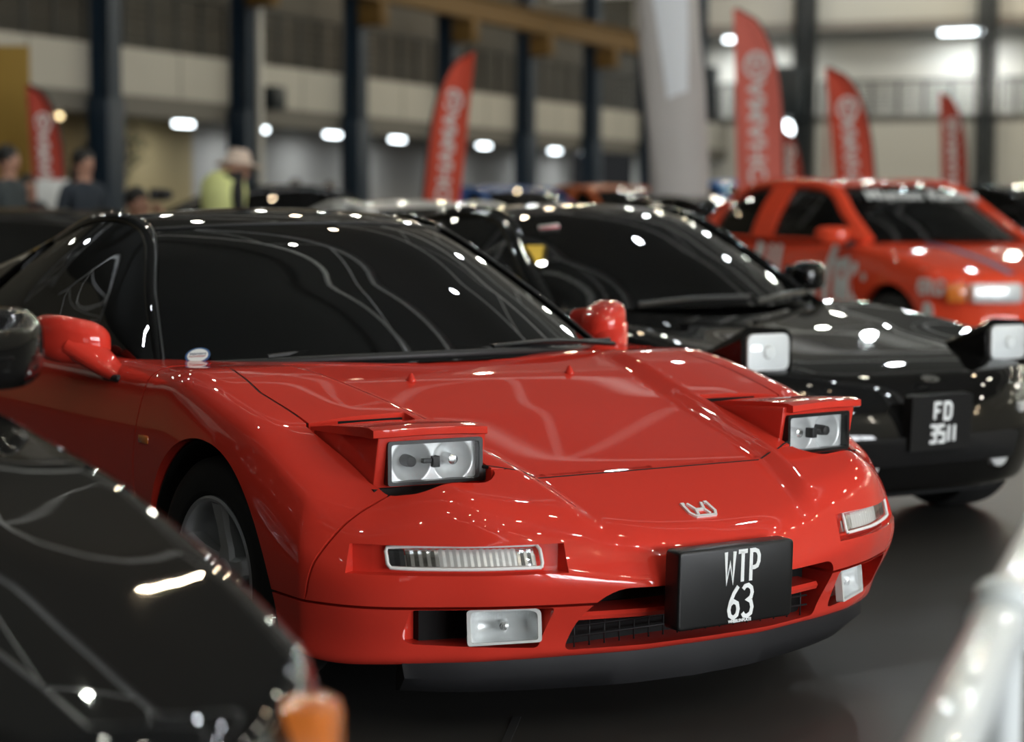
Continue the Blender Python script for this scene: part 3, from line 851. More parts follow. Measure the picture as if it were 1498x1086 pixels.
    bm = bmesh.new(); bm_lathe(bm, [(0, .0022), (.025, .0022), (.025, 0), (0, 0)], 32, F @ Matrix.Diagonal((1.15, 1.12, 1, 1)))
    obj('sticker_face', bm, M['white'], st, smooth=False)
    dk = principled('sticker_ink', (.03, .05, .14), .5); rd = principled('sticker_red', (.4, .03, .03), .5)
    lettering('sticker_line', 'Sejahtera', .0125, F @ Matrix.Translation((0, .006, .003)), dk, st, .0003)
    lettering('sticker_line', 'AUTHORISED', .0078, F @ Matrix.Translation((0, -.006, .003)), rd, st, .0003)
    return T
# ------------------------------------------------------------------ the hall (own frame: s along the balcony wall, t outwards through it)
HP = Vector((-31.47115702, 14.87530602, 0)); HA = Vector((-0.53336511, 0.84634422, 0)).normalized(); HB = Vector((-HA.y, HA.x, 0))
HM = Matrix(((HA.x, HB.x, 0, HP.x), (HA.y, HB.y, 0, HP.y), (0, 0, 1, 0), (0, 0, 0, 1)))
def H(s, t, z=0.): return HM @ Vector((s, t, z))
def hbox(name, s0, s1, t0, t1, z0, z1, mat, parent=None, bevel=0.):
    bm = bmesh.new(); bm_box(bm, ((s0 + s1) / 2, (t0 + t1) / 2, (z0 + z1) / 2), (s1 - s0, t1 - t0, z1 - z0), None, bevel)
    for v in bm.verts: v.co = HM @ v.co
    return obj(name, bm, mat, parent, angle=40)
def hthing(name, label, cat, s, t, z=0, group=None):
    return thing(name, label, cat, H(s, t, z), math.atan2(HA.y, HA.x), group)
def lbox(name, c, sz, mat, parent, bevel=0., rot=None):      # box in the parent's own frame
    return box_obj(name, c, sz, mat, parent, rot, bevel)

def concrete(name, col, rough, scale, amt, spec=.4):
    m = principled(name, col, rough, spec=spec); nt = m.node_tree; b = nt.nodes['Principled BSDF']
    tc = nt.nodes.new('ShaderNodeTexCoord'); n1 = nt.nodes.new('ShaderNodeTexNoise'); n2 = nt.nodes.new('ShaderNodeTexNoise')
    n1.inputs['Scale'].default_value = scale; n1.inputs['Detail'].default_value = 6; n2.inputs['Scale'].default_value = scale * 14; n2.inputs['Detail'].default_value = 3
    mth = nt.nodes.new('ShaderNodeMath'); mth.operation = 'MULTIPLY_ADD'; mth.inputs[1].default_value = .3
    mx = nt.nodes.new('ShaderNodeMix'); mx.data_type = 'RGBA'
    mx.inputs[6].default_value = (*[c * (1 - amt) for c in col], 1); mx.inputs[7].default_value = (*[c * (1 + amt) for c in col], 1)
    nt.links.new(tc.outputs['Object'], n1.inputs['Vector']); nt.links.new(tc.outputs['Object'], n2.inputs['Vector'])
    nt.links.new(n2.outputs['Fac'], mth.inputs[0]); nt.links.new(n1.outputs['Fac'], mth.inputs[2])
    nt.links.new(mth.outputs[0], mx.inputs[0]); nt.links.new(mx.outputs[2], b.inputs['Base Color'])
    return m

M['floor'] = concrete('floor_concrete', (.038, .037, .035), .42, .5, .28)
M['parapet'] = concrete('parapet_concrete', (.43, .41, .36), .8, .25, .12)
M['backwall'] = concrete('painted_wall', (.36, .34, .31), .8, .2, .08)
M['tanwall'] = concrete('tan_wall', (.33, .255, .13), .8, .2, .08)
M['endwall'] = concrete('end_wall_paint', (.60, .585, .53), .8, .15, .05)
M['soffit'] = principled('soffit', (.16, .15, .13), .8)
M['colblue'] = principled('blue_steel', (.007, .019, .036), .5)
M['darksteel'] = principled('dark_steel', (.012, .018, .022), .45)
M['rail'] = principled('railing_steel', (.025, .026, .025), .5)
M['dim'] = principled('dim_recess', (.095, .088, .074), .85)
M['crane'] = principled('crane_yellow', (.11, .058, .008), .7)
M['lamp'] = principled('lamp_diffuser', (.9, .9, .9), .5, emit=(.86, .95, 1.0), estr=9.)
M['warmlamp'] = principled('warm_diffuser', (.9, .8, .6), .5, emit=(1.0, .78, .42), estr=5.)
M['roofmetal'] = principled('roof_sheet', (.095, .097, .10), .7)
M['truss'] = principled('truss_paint', (.86, .87, .88), .5)

def build_hall():
    S0, S1, TR = -48., 27., -38.
    bm = bmesh.new(); bm_box(bm, ((S0 + S1) / 2, (TR + 8) / 2, -.1), (S1 - S0 + 1, 8 - TR + 1, .2))
    for v in bm.verts: v.co = HM @ v.co
    struct(obj('floor', bm, M['floor'], None, False))
    J1 = ((1.10, -1.60), (-.4, -.345)); J2 = ((-3.2, 6.0), (6.5, 2.2))
    # saw-cut joints in the slab near the cars
    jm = principled('joint', (.02, .02, .02), .8)
    for k, (a, b) in enumerate((J1, J2)):
        d = (Vector(b) - Vector(a)); n = Vector((-d.y, d.x)).normalized() * .010
        bm = bmesh.new(); bm_prism(bm, [tuple(Vector(a) + n), tuple(Vector(b) + n), tuple(Vector(b) - n), tuple(Vector(a) - n)], 'z', -.01, .0012)
        struct(obj('trim_%d' % (k + 1), bm, jm, None, False))
    struct(hbox('ceiling', S0, S1, TR, 8, 11., 11.15, M['roofmetal']))
    struct(hbox('wall_right', S0, S1, TR - .2, TR, 0, 11, M['endwall']))
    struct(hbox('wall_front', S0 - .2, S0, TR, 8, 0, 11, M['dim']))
    # added glowing panels on the unseen side wall, fill light for the car fronts
    wl = principled('door_daylight', (.8, .8, .8), .5, emit=(.92, .96, 1.), estr=24.)
    for i, q in enumerate((-47, -42.2, -37.4, -32.6)):
        struct(hbox('window_%d' % (i + 1), q, q + 3.6, TR, TR + .06, .3, 4.4, wl))
        for k in (0, 1.2, 2.4, 3.6): struct(hbox('trim_mullion_%d' % (i + 1), q + k - .06, q + k + .06, TR + .05, TR + .14, 0, 4.5, M['darksteel']))
    # roof trusses across the hall, one over every second column
    for i in range(9):
        s = -23.15 + 8.5 * (i - 3)
        bm = bmesh.new(); t0, t1 = TR + .2, 2.8
        bm_box(bm, (s, (t0 + t1) / 2, 7.25), (.15, t1 - t0, .15)); bm_box(bm, (s, (t0 + t1) / 2, 9.35), (.10, t1 - t0, .10))
        n = 27; st = (t1 - t0) / n
        for q in range(n):
            a, b = (7.25, 9.35) if q % 2 else (9.35, 7.25)
            bm_tube(bm, [(s, t0 + q * st, a), (s, t0 + (q + 1) * st, b)], 0.022, 8)
        for v in bm.verts: v.co = HM @ v.co
        struct(obj('roof_truss_%d' % (i + 1), bm, M['truss'], None, False))
    # balcony side: ground-floor back wall (two colours), upper back wall, slab, parapet
    struct(hbox('wall_left', S0, 4.9, 5.4, 5.6, 0, 3.12, M['tanwall']))
    struct(hbox('wall_left_far', 4.9, S1 + .2, 5.4, 5.6, 0, 3.12, M['backwall']))
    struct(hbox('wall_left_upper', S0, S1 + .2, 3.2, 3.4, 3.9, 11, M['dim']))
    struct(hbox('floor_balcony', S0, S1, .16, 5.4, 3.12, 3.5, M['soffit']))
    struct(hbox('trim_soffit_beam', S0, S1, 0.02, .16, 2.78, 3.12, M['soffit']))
    o = hbox('trim_parapet', S0, S1, 0, .16, 3.12, 3.92, M['parapet']); struct(o)
    # stain streaks: expansion joints between parapet panels
    for k in range(-3, 7):
        s = k * 4.25 + .6
        struct(hbox('trim_parapet_joint', s - .02, s + .02, -.003, .02, 3.14, 3.9, M['soffit']))
    # railings, one per bay
    cols = [-6.15 + 4.25 * k for k in range(-4, 8)]
    for i, (a, b) in enumerate(zip(cols, cols[1:])):
        if a < -12: continue
        T = hthing('railing', ('dark steel bar railing on the balcony, bay number %d from the left' % (i - 2)), 'railing', (a + b) / 2, .08, 3.92, 'balcony railing bays')
        L = b - a - .34
        bm = bmesh.new()
        for z in (.16, .30, .44, .58, .72, .86): bm_tube(bm, [(-L / 2, 0, z), (L / 2, 0, z)], .014, 6)
        obj('rail_bars', bm, M['rail'], T)
        bm = bmesh.new(); bm_tube(bm, [(-L / 2, 0, 1.0), (L / 2, 0, 1.0)], .032, 8); obj('handrail', bm, M['rail'], T)
        for q in range(6):
            lbox('post', (-L / 2 + L * q / 5, 0, .5), (.05, .05, 1.0), M['rail'], T)
    # columns, one thing each
    names = ['far left', 'first', 'second', 'third', 'fourth', 'fifth', 'sixth', 'seventh']
    kk = 0
    for s in cols:
        if s < -7: continue
        T = hthing('steel_column', 'blue steel column in front of the balcony, %s from the left' % ['first', 'second', 'third', 'fourth', 'fifth', 'sixth', 'seventh', 'eighth'][kk], 'column', s, -.22, 0, 'blue balcony columns')
        kk += 1
        lbox('column_web', (0, 0, 5.5), (.05, .34, 11), M['colblue'], T)
        for q in (-.17, .17): lbox('column_flange', (0, q, 5.5), (.34, .04, 11), M['colblue'], T)
        lbox('base_casing', (0, 0, 1.5), (.5, .42, 3.0), M['colblue'], T, .02)
    # drain pipe beside the second column
    o = tube_obj('drain_pipe', [H(cols[5] - .0 + .12, -.50, 0), H(cols[5] + .12, -.50, 11)], .06, M['endwall']); tag(o, 'pale drain pipe running up the second blue column', 'pipe')
    # crane runway beam with brackets
    T = hthing('crane_beam', 'long dark yellow crane runway beam along the balcony columns', 'crane beam', 3.5, -.75, 5.36)
    lbox('beam_web', (0, 0, .30), (27, .04, .5), M['crane'], T)
    for z in (.05, .55): lbox('beam_flange', (0, 0, z), (27, .26, .05), M['crane'], T)
    for s in cols:
        if -3 < s < 17: lbox('bracket', (s - 3.5, .12, -.22), (.34, .55, .5), M['crane'], T, .02)
    # dark fittings on the wall: plants / speaker by the columns
    def plant(name, label, s, t, z, r, seed, cat='plant'):
        rnd = random.Random(seed); T = hthing(name, label, cat, s, t, 0)
        bm = bmesh.new()
        for q in range(160):
            a, b2 = rnd.uniform(0, 2 * PI), rnd.uniform(-1, 1); rr = r * rnd.uniform(.3, 1)
            p = Vector((rr * math.cos(a) * math.sqrt(1 - b2 * b2), rr * math.sin(a) * math.sqrt(1 - b2 * b2), z + rr * b2 * 1.1))
            d = Vector((rnd.uniform(-1, 1), rnd.uniform(-1, 1), rnd.uniform(-.6, .8))).normalized() * .16; e = d.cross(Vector((0, 0, 1))).normalized() * .045
            vs = [bm.verts.new(p + x) for x in (d * -1, e, d, -e)]; bm.faces.new(vs)
        lf = obj('foliage', bm, principled('leaf_' + str(seed), (.02, .026, .014), .6), T, False); lf['kind'] = 'stuff'
        tube_obj('stem', [(0, 0, .3), (.03, 0, z * .6), (0, .02, z)], .03, principled('stem_' + str(seed), (.03, .022, .015), .8), T, 6)
        lathe_obj('pot', [(0, .0), (.16, 0), (.22, .38), (.19, .38), (.17, .34), (0, .34)], M['plastic'], T, 20)
    plant('potted_tree', 'dark leafy potted tree before the tan wall, right of the first blue column', -4.75, .6, 2.15, .55, 3)
    o = hbox('wall_speaker', -1.15, -.75, -.45, -.12, 3.05, 3.5, M['darksteel'], None, .03); tag(o, 'small dark speaker fixed to the right side of the second blue column', 'speaker')
    # lamps below the balcony
    spots = [(2.83, 0), (5.91, 0), (9.31, 0), (12.71, 0), (17.99, 0), (23.1, 0), (25.6, 0), (-1.3, 1)]
    words = ['above the tan wall', 'just right of the second blue column', 'second right of the second blue column', 'just right of the third blue column', 'just right of the tall red flag', 'left of the sixth blue column', 'right of the sixth blue column', 'next to the red flag at far left']
    for (s, wm), wd in zip(spots, words):
        t = 4.25 if not wm else 4.6
        T = hthing('batten_lamp', ('glowing warm' if wm else 'glowing white') + ' ceiling lamp under the balcony, ' + wd, 'lamp', s, t, 2.93, 'lamps under the balcony')
        lbox('lamp_body', (0, 0, .155), (.62, .16, .07), M['white'], T, .01)
        lbox('diffuser', (0, 0, .08), (.58, .14, .09), M['warmlamp'] if wm else M['lamp'], T, .02)
        l = bpy.data.lights.new('batten_light', 'AREA'); l.shape = 'RECTANGLE'; l.size = .5; l.size_y = .12; l.energy = 32 if not wm else 22; l.color = (1, .75, .42) if wm else (.86, .94, 1.)
        lo = bpy.data.objects.new('batten_light', l); COL.objects.link(lo); lo.matrix_world = Matrix.Translation(H(s, t, 2.95)) @ Matrix.Rotation(math.atan2(HA.y, HA.x), 4, 'Z')
    # upper lamps
    for (s, z, wd) in ((8.6, 6.6, 'above the crane beam, left one'), (13.4, 6.75, 'above the crane beam, right one')):
        T = hthing('batten_lamp', 'glowing white lamp on the upper floor ' + wd, 'lamp', s, .9, z, 'upper floor lamps')
        lbox('lamp_body', (0, 0, .10), (.62, .16, .07), M['white'], T, .01); lbox('diffuser', (0, 0, .03), (.58, .14, .09), M['lamp'], T, .02)
    # tan glow on the upper back wall
    for s in (6, 13, 20):
        l = bpy.data.lights.new('upper_light', 'AREA'); l.size = .5; l.energy = 22; l.color = (1, .86, .66)
        lo = bpy.data.objects.new('upper_light', l); COL.objects.link(lo); lo.location = H(s, 1.6, 8.4)
    # ---------------- end wall
    struct(hbox('wall_end', S1, S1 + .2, TR, 3.2, 0, 4.15, M['endwall']))
    struct(hbox('wall_end_upper', S1 + 2.2, S1 + 2.4, TR, 3.2, 4.15, 11, M['endwall']))
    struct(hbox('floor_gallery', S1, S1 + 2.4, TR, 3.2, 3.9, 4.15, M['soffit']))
    struct(hbox('trim_gallery_beam', S1 - .1, S1 + .35, TR, 3.2, 6.75, 7.0, principled('gallery_beam', (.30, .27, .24), .7)))
    struct(hbox('trim_gallery_fascia', S1 - .05, S1 + .3, TR, 3.2, 7.0, 7.9, M['endwall']))
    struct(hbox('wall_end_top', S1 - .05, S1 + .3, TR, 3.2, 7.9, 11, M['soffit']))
    ecols = [-1.2, -7.9, -14.6, -21.3]
    for i, t in enumerate(ecols):
        pass
    # columns where the photo has them
    for (t, lab, w) in ((E_T(1180), 'dark steel column on the end wall, behind the largest red flag', .62), (E_T(1443), 'dark steel column on the end wall, rightmost', .55)):
        T = hthing('steel_column', lab, 'column', S1 - .45, t, 0)
        lbox('column_web', (0, 0, 5.5), (.3, w * .5, 11), M['darksteel'], T)
        for q in (-1, 1): lbox('column_flange', (0, q * w * .46, 5.5), (.4, w * .1, 11), M['darksteel'], T)
        lbox('column_casing', (0, 0, 1.1), (.44, w * 1.1, 2.2), M['darksteel'], T, .02)
    gb = [E_T(1035), E_T(1180), E_T(1443), E_T(1600)]
    for i, (a, b) in enumerate(zip(gb, gb[1:])):
        L = abs(b - a) - .7; T = hthing('railing', 'dark bar railing high on the end wall, ' + ['left bay', 'middle bay', 'right bay'][i], 'railing', S1 + .1, (a + b) / 2, 4.15, 'end wall railing bays')
        bm = bmesh.new()
        for z in np.linspace(.12, .9, 8): bm_tube(bm, [(0, -L / 2, z), (0, L / 2, z)], .022, 6)
        obj('rail_bars', bm, M['rail'], T)
        bm = bmesh.new(); bm_tube(bm, [(0, -L / 2, 1.02), (0, L / 2, 1.02)], .045, 8); obj('handrail', bm, M['rail'], T)
        for q in range(7): lbox('post', (0, -L / 2 + L * q / 6, .5), (.07, .07, 1.0), M['rail'], T)
    for (px, z, wd, wl) in ((1072, 6.62, 'left of the largest red flag', 1.0), (1395, 6.62, 'left of the rightmost column', 1.25)):
        T = hthing('batten_lamp', 'long glowing white lamp under the gallery beam, ' + wd, 'lamp', S1 + .5, E_T(px), z, 'gallery lamps')
        lbox('lamp_body', (0, 0, .08), (.2, wl + .05, .07), M['white'], T, .01); lbox('diffuser', (0, 0, .0), (.17, wl, .12), M['lamp'], T, .02)
        l = bpy.data.lights.new('gallery_light', 'AREA'); l.shape = 'RECTANGLE'; l.size = .2; l.size_y = 1.2; l.energy = 120; l.color = (.9, .96, 1)
        lo = bpy.data.objects.new('gallery_light', l); COL.objects.link(lo); lo.matrix_world = Matrix.Translation(H(S1 + .9, E_T(px), z - .1)) @ Matrix.Rotation(math.atan2(HA.y, HA.x), 4, 'Z')
    o = hbox('loudspeaker_stack', S1 - 1.35, S1 - .72, E_T(1160) - .55, E_T(1160) + .5, 4.05, 5.6, M['darksteel'], None, .03); tag(o, 'dark box unit mounted on the end wall column beside the largest red flag', 'speaker')
    o = hbox('loudspeaker_stack', S1 - .7, S1 - .3, E_T(1036) - .4, E_T(1036) + .4, 3.9, 5.7, M['darksteel'], None, .03); tag(o, 'tall narrow dark box at the hall corner, right of the grey banner', 'speaker')
    T = hthing('floodlight', 'round glowing floodlight low on the dark end wall column', 'lamp', S1 - 1.1, E_T(1161), 3.7)
    bmx = Matrix.Rotation(-PI / 2, 4, 'Y')
    lathe_obj('lamp_body', [(0, -.2), (.2, -.18), (.3, 0), (.27, .0), (0, -.02)], M['white'], T, 24, bmx)
    lathe_obj('lamp_glass', [(0, .02), (.25, .015), (.26, 0), (0, -.01)], M['lamp'], T, 24, bmx)

def E_T(px):
    """t coordinate on the end wall plane (s = 27) seen at image column px along the horizon"""
    C = Vector(CAM_LOC); d = Vector(CAM_D) + Vector(CAM_R) * ((px - 749) / F_PX) + Vector(CAM_U) * ((543 - 307) / F_PX)
    a = (HM.inverted() @ C); v = HM.to_3x3().inverted() @ d
    k = (27. - a.x) / v.x
    return a.y + v.y * k
# ------------------------------------------------------------------ the other cars, one builder
def build_car(P):
    """P: dict of dimensions. Local frame: nose at x=0, tail at -L, y left, z up. Returns (root, helpers)"""
    T = thing(P['name'], P['label'], 'car', P['loc'], math.radians(P['rot']), P.get('group'))
    L = P['L']; W = P['W']; paint = P['paint']
    fp = P['front']; _xf = sm([q[0] for q in fp], [q[1] for q in fp], P.get('fsig', .05))
    fw = P.get('face', [(0, -.12), (.3, -.03), (.6, 0), (.8, -.02), (1, -.06)]); _xw = sm([q[0] for q in fw], [q[1] for q in fw], .05)
    def xf(v, w): return _xf(v) + _xw(w) * (1 - .4 * v)
    rp = P.get('rear', [(0, -L), (.6, -L + .04), (1, -L + .22)]); _xr = sm([q[0] for q in rp], [q[1] for q in rp], .07)
    def xr(v, w): return _xr(v) + .03 * sstep(.4, 0, w)
    wp = P['width']; _W = sm([q[0] for q in wp], [q[1] for q in wp], .09)
    pp = P.get('prof', [(0, .94), (.25, .975), (.5, 1.), (.75, .995), (1., .955)]); _P = sm([q[0] for q in pp], [q[1] for q in pp], .05)
    def hw(x, w): return _W(x) * _P(w)
    zp = P['zc']; _zc = sm([q[0] for q in zp], [q[1] for q in zp], P.get('zsig', .05))
    dp = P.get('drop', [(-L, .02), (-1, .02), (0, .08)]); _d = sm([q[0] for q in dp], [q[1] for q in dp], .08)
    ex = P.get('ztx')
    def zt(x, y):
        z = _zc(x) - _d(x) * sstep(.5 * W, W, y)
        return z + ex(x, y) if ex else z
    zb0 = P.get('zb', .18)
    def zb(x, v): return zb0 + .05 * sstep(-.7, 0, x) * 0 + np.zeros_like(x)
    ru, rv, rw = P.get('r', (.022, .085, .16))
    U = np.concatenate([np.linspace(-1, 0, 26)[:-1], np.linspace(0, 1 - ru * 1.2, 46)[:-1], np.linspace(1 - ru * 1.2, 1, 6)])
    base = ffd_body(xf, xr, hw, zt, zb, U, edge_axis(36, rv, 4), edge_axis(16, rw, 4), ru, rv, rw)
    skin = Skin(base)
    r, xw1, xw2, yw = P['wheel']
    ar = P.get('arch', r + .06)
    cuts = [cyl_cutter((x, r), ar, s * (yw - .13), s * 1.3, 64) for s in (1, -1) for x in (xw1, xw2)] + P.get('cuts', [])
    me = boolean(base, cuts); me.name = 'body_shell'
    me.materials.clear(); me.materials.append(paint)
    link('body_shell', me, None, T); skin.apply(me)
    for s in (1, -1):
        for x in (xw1, xw2):
            well_liner(T, x, r, ar - .004, s * (yw - .125), s * (yw + .06))
            wheel(T, (x, s * yw, r), r, P.get('rim', r - .10), .21, s, P.get('spokes', 5), P.get('steer', 0) if x == xw1 else 0., P.get('rimmat'))
    # greenhouse
    g = P['glass']; N = 17
    rows = [mirror_curve(c, k, 2.2, N) for c, k in P['house']]
    nseg = 8; al = resample_rows(rows, nseg * (len(rows) - 1) + 1)
    i_ws, i_rf = P['split']                      # row indices where windshield ends / roof ends
    a, b = i_ws * nseg, i_rf * nseg
    gm = P.get('glassmat', M['tint'])
    sheet_obj('windshield', al[:a + 1], .006, gm, T, True)
    sheet_obj('roof', al[a:b + 1], .03, P.get('roofpaint', paint), T, True)
    sheet_obj('rear_window', al[b:], .006, gm, T, True)
    pr = P.get('pillar', .03)
    for s in (1, -1):
        k = N - 1 if s > 0 else 0; rail = al[:, k]
        bp = np.array(spline([(x, s * y, z) for x, y, z in P['belt']], 12))
        d = np.concatenate([[0], np.cumsum(np.linalg.norm(np.diff(bp, axis=0), axis=1))]); d /= d[-1]
        tr = (rail[:, 0] - rail[0, 0]) / (rail[-1, 0] - rail[0, 0])
        tr = np.clip(tr, 0, 1)
        bt = np.stack([np.interp(tr, d, bp[:, q]) for q in range(3)], 1)
        sheet = np.stack([bt + (rail - bt) * q + np.array((0, s * .03, 0)) * (4 * q * (1 - q)) for q in np.linspace(0, 1, 9)], 1)
        n = len(sheet)
        for (u0, u1, kind) in P['side']:
            i0, i1 = int(round(u0 * (n - 1))), int(round(u1 * (n - 1)))
            if kind == 'glass': sheet_obj('side_window', sheet[i0:i1 + 1], .006, gm, T, s > 0)
            else: sheet_obj('side_pillar', sheet[i0:i1 + 1] + np.array((0, s * .006, 0)), .02, paint, T, s > 0)
        tube_obj('roof_rail', [Vector(q) for q in rail], pr, P.get('railpaint', paint), T, 12, (.85, 1.2, (0, s * .6, 1)))
        tube_obj('belt_trim', [Vector(q) for q in bt], .014, M['plastic'] if not P.get('beltpaint') else paint, T, 8)
        # mirrors
        if P.get('mirror'):
            mx, my, mz, ms = P['mirror']
            p, fc = rounded_lattice(np.linspace(-1, 1, 9), np.linspace(-1, 1, 9), np.linspace(-1, 1, 9), .8, .7, .75, 2.2)
            q = np.stack([mx + p[:, 0] * .07 * ms + .03 * ms * (p[:, 0] > 0) * (1 - p[:, 1] ** 2) - .04 * p[:, 1], s * (my + p[:, 1] * .105 * ms), mz + p[:, 2] * .068 * ms], 1)
            m2 = bpy.data.meshes.new('side_mirror'); m2.from_pydata(q.tolist(), [], [f if s > 0 else f[::-1] for f in fc])
            mo = link('side_mirror', m2, P.get('mirrormat', paint), T)
            tube_obj('mirror_arm', [(mx + .02, s * (my - .20), mz - .07), (mx + .01, s * (my - .10), mz - .055), (mx, s * (my - .04), mz - .03)], .026, M['plastic'], mo, 10)
            bm = bmesh.new(); bm_prism(bm, round_poly([(s * (my - .08 * ms), mz - .05 * ms), (s * (my + .09 * ms), mz - .05 * ms), (s * (my + .09 * ms), mz + .05 * ms), (s * (my - .08 * ms), mz + .05 * ms)], .02), 'x', mx - .078 * ms, mx - .072 * ms); obj('mirror_glass', bm, M['chrome'], mo, smooth=False)
    # cabin
    zd = P['house'][0][1][2]; xd = P['house'][0][0][0]
    box_obj('dashboard', (xd - .48, 0, zd - .03), (.42, 1.25, .10), M['lime'], T, None, .03)
    sx = xd - 1.25
    for s in (1, -1): seat(T, sx, s * .36, M['lime'])
    steering_wheel(T, sx + .50, .36, zd + .0, M['lime'])
    box_obj('underbody', (-L / 2, 0, .2), (L * .8, 1.0, .1), M['void'], T)
    FXl = lambda y, w=.6: float(xf(np.array(abs(y) / (hw(np.array(-.2), np.array(w)))), np.array(w)))
    return T, dict(zt=zt, hw=hw, fx=FXl, al=al, xf=xf)

def windscreen_frame(al, u, v):
    """frame lying on the windscreen at row fraction u, column fraction v; x to the car's left, y up the glass"""
    n, m = al.shape[:2]; i = int(u * (n - 1)); j = int(v * (m - 1)); i = min(max(i, 1), n - 2); j = min(max(j, 1), m - 2)
    p = Vector(al[i, j]); du = Vector(al[i + 1, j] - al[i - 1, j]); dv = Vector(al[i, j + 1] - al[i, j - 1])
    F = frame(p, dv, du); nz = F.to_3x3() @ Vector((0, 0, 1))
    return Matrix.Translation(nz * .008) @ F

def popup_lamp(T, x, y, z, w, h, s, paint, back=.34):
    """raised round-cornered headlamp: hood, bezel, reflector, lens"""
    bm = bmesh.new()
    R2 = round_poly([(y - w * .62, z - h * .85), (y + w * .62, z - h * .85), (y + w * .62, z + h * .62), (y - w * .62, z + h * .72)], [.01, .01, .045, .045], 5)
    A = [bm.verts.new((x, p[0], p[1])) for p in R2]; B = [bm.verts.new((x - back, p[0], z - h * .85 + (p[1] - z + h * .85) * .25)) for p in R2]
    bm.faces.new(A); bm.faces.new(B[::-1]); n = len(A)
    for i in range(n): bm.faces.new((A[i], B[i], B[(i + 1) % n], A[(i + 1) % n]))
    bmesh.ops.recalc_face_normals(bm, faces=bm.faces)
    pod = obj('headlight_pod', bm, paint, T, angle=40)
    R3 = round_poly([(y - w / 2, z - h / 2), (y + w / 2, z - h / 2), (y + w / 2, z + h / 2), (y - w / 2, z + h / 2)], .03, 5)
    bm = bmesh.new(); bm_prism(bm, R3, 'x', x + .002, x + .012); obj('reflector', bm, M['softchrome'], pod, angle=40)
    bm = bmesh.new(); n = 13; Pm = np.zeros((n, 9, 3))
    for i in range(n):
        for j in range(9):
            a, b = i / (n - 1) * 2 - 1, j / 4 - 1
            Pm[i, j] = (x + .014 + .018 * (1 - a * a * .5 - b * b * .5), y + a * w * .47, z + b * h * .45)
    obj('headlight_lens', grid_mesh(Pm), M['clear'], pod)
    lathe_obj('bulb', [(0, .01), (.02, .008), (.025, 0), (0, -.004)], M['white'], pod, 16, Matrix.Translation((x + .014, y, z)) @ Matrix.Rotation(PI / 2, 4, 'Y'))
    return pod

SEG = {'F': [[(0, 0), (0, 1), (1, 1)], [(0, .52), (.8, .52)]], 'D': [[(0, 0), (0, 1), (.7, 1), (1, .8), (1, .2), (.7, 0), (0, 0)]],
       '3': [[(0, 1), (1, 1), (1, 0), (0, 0)], [(.2, .52), (1, .52)]], '5': [[(1, 1), (0, 1), (0, .53), (1, .53), (1, 0), (0, 0)]], '1': [[(.5, 0), (.5, 1)]]}
def seg_text(txt, cw, ch, gap, x0, y0):
    out = []; x = x0
    for c in txt:
        k = .45 if c == '1' else 1.
        for pl in SEG[c]: out.append([(x + (px - (.25 if c == '1' else 0)) * cw, y0 + py * ch) for px, py in pl])
        x += cw * k + gap
    return out

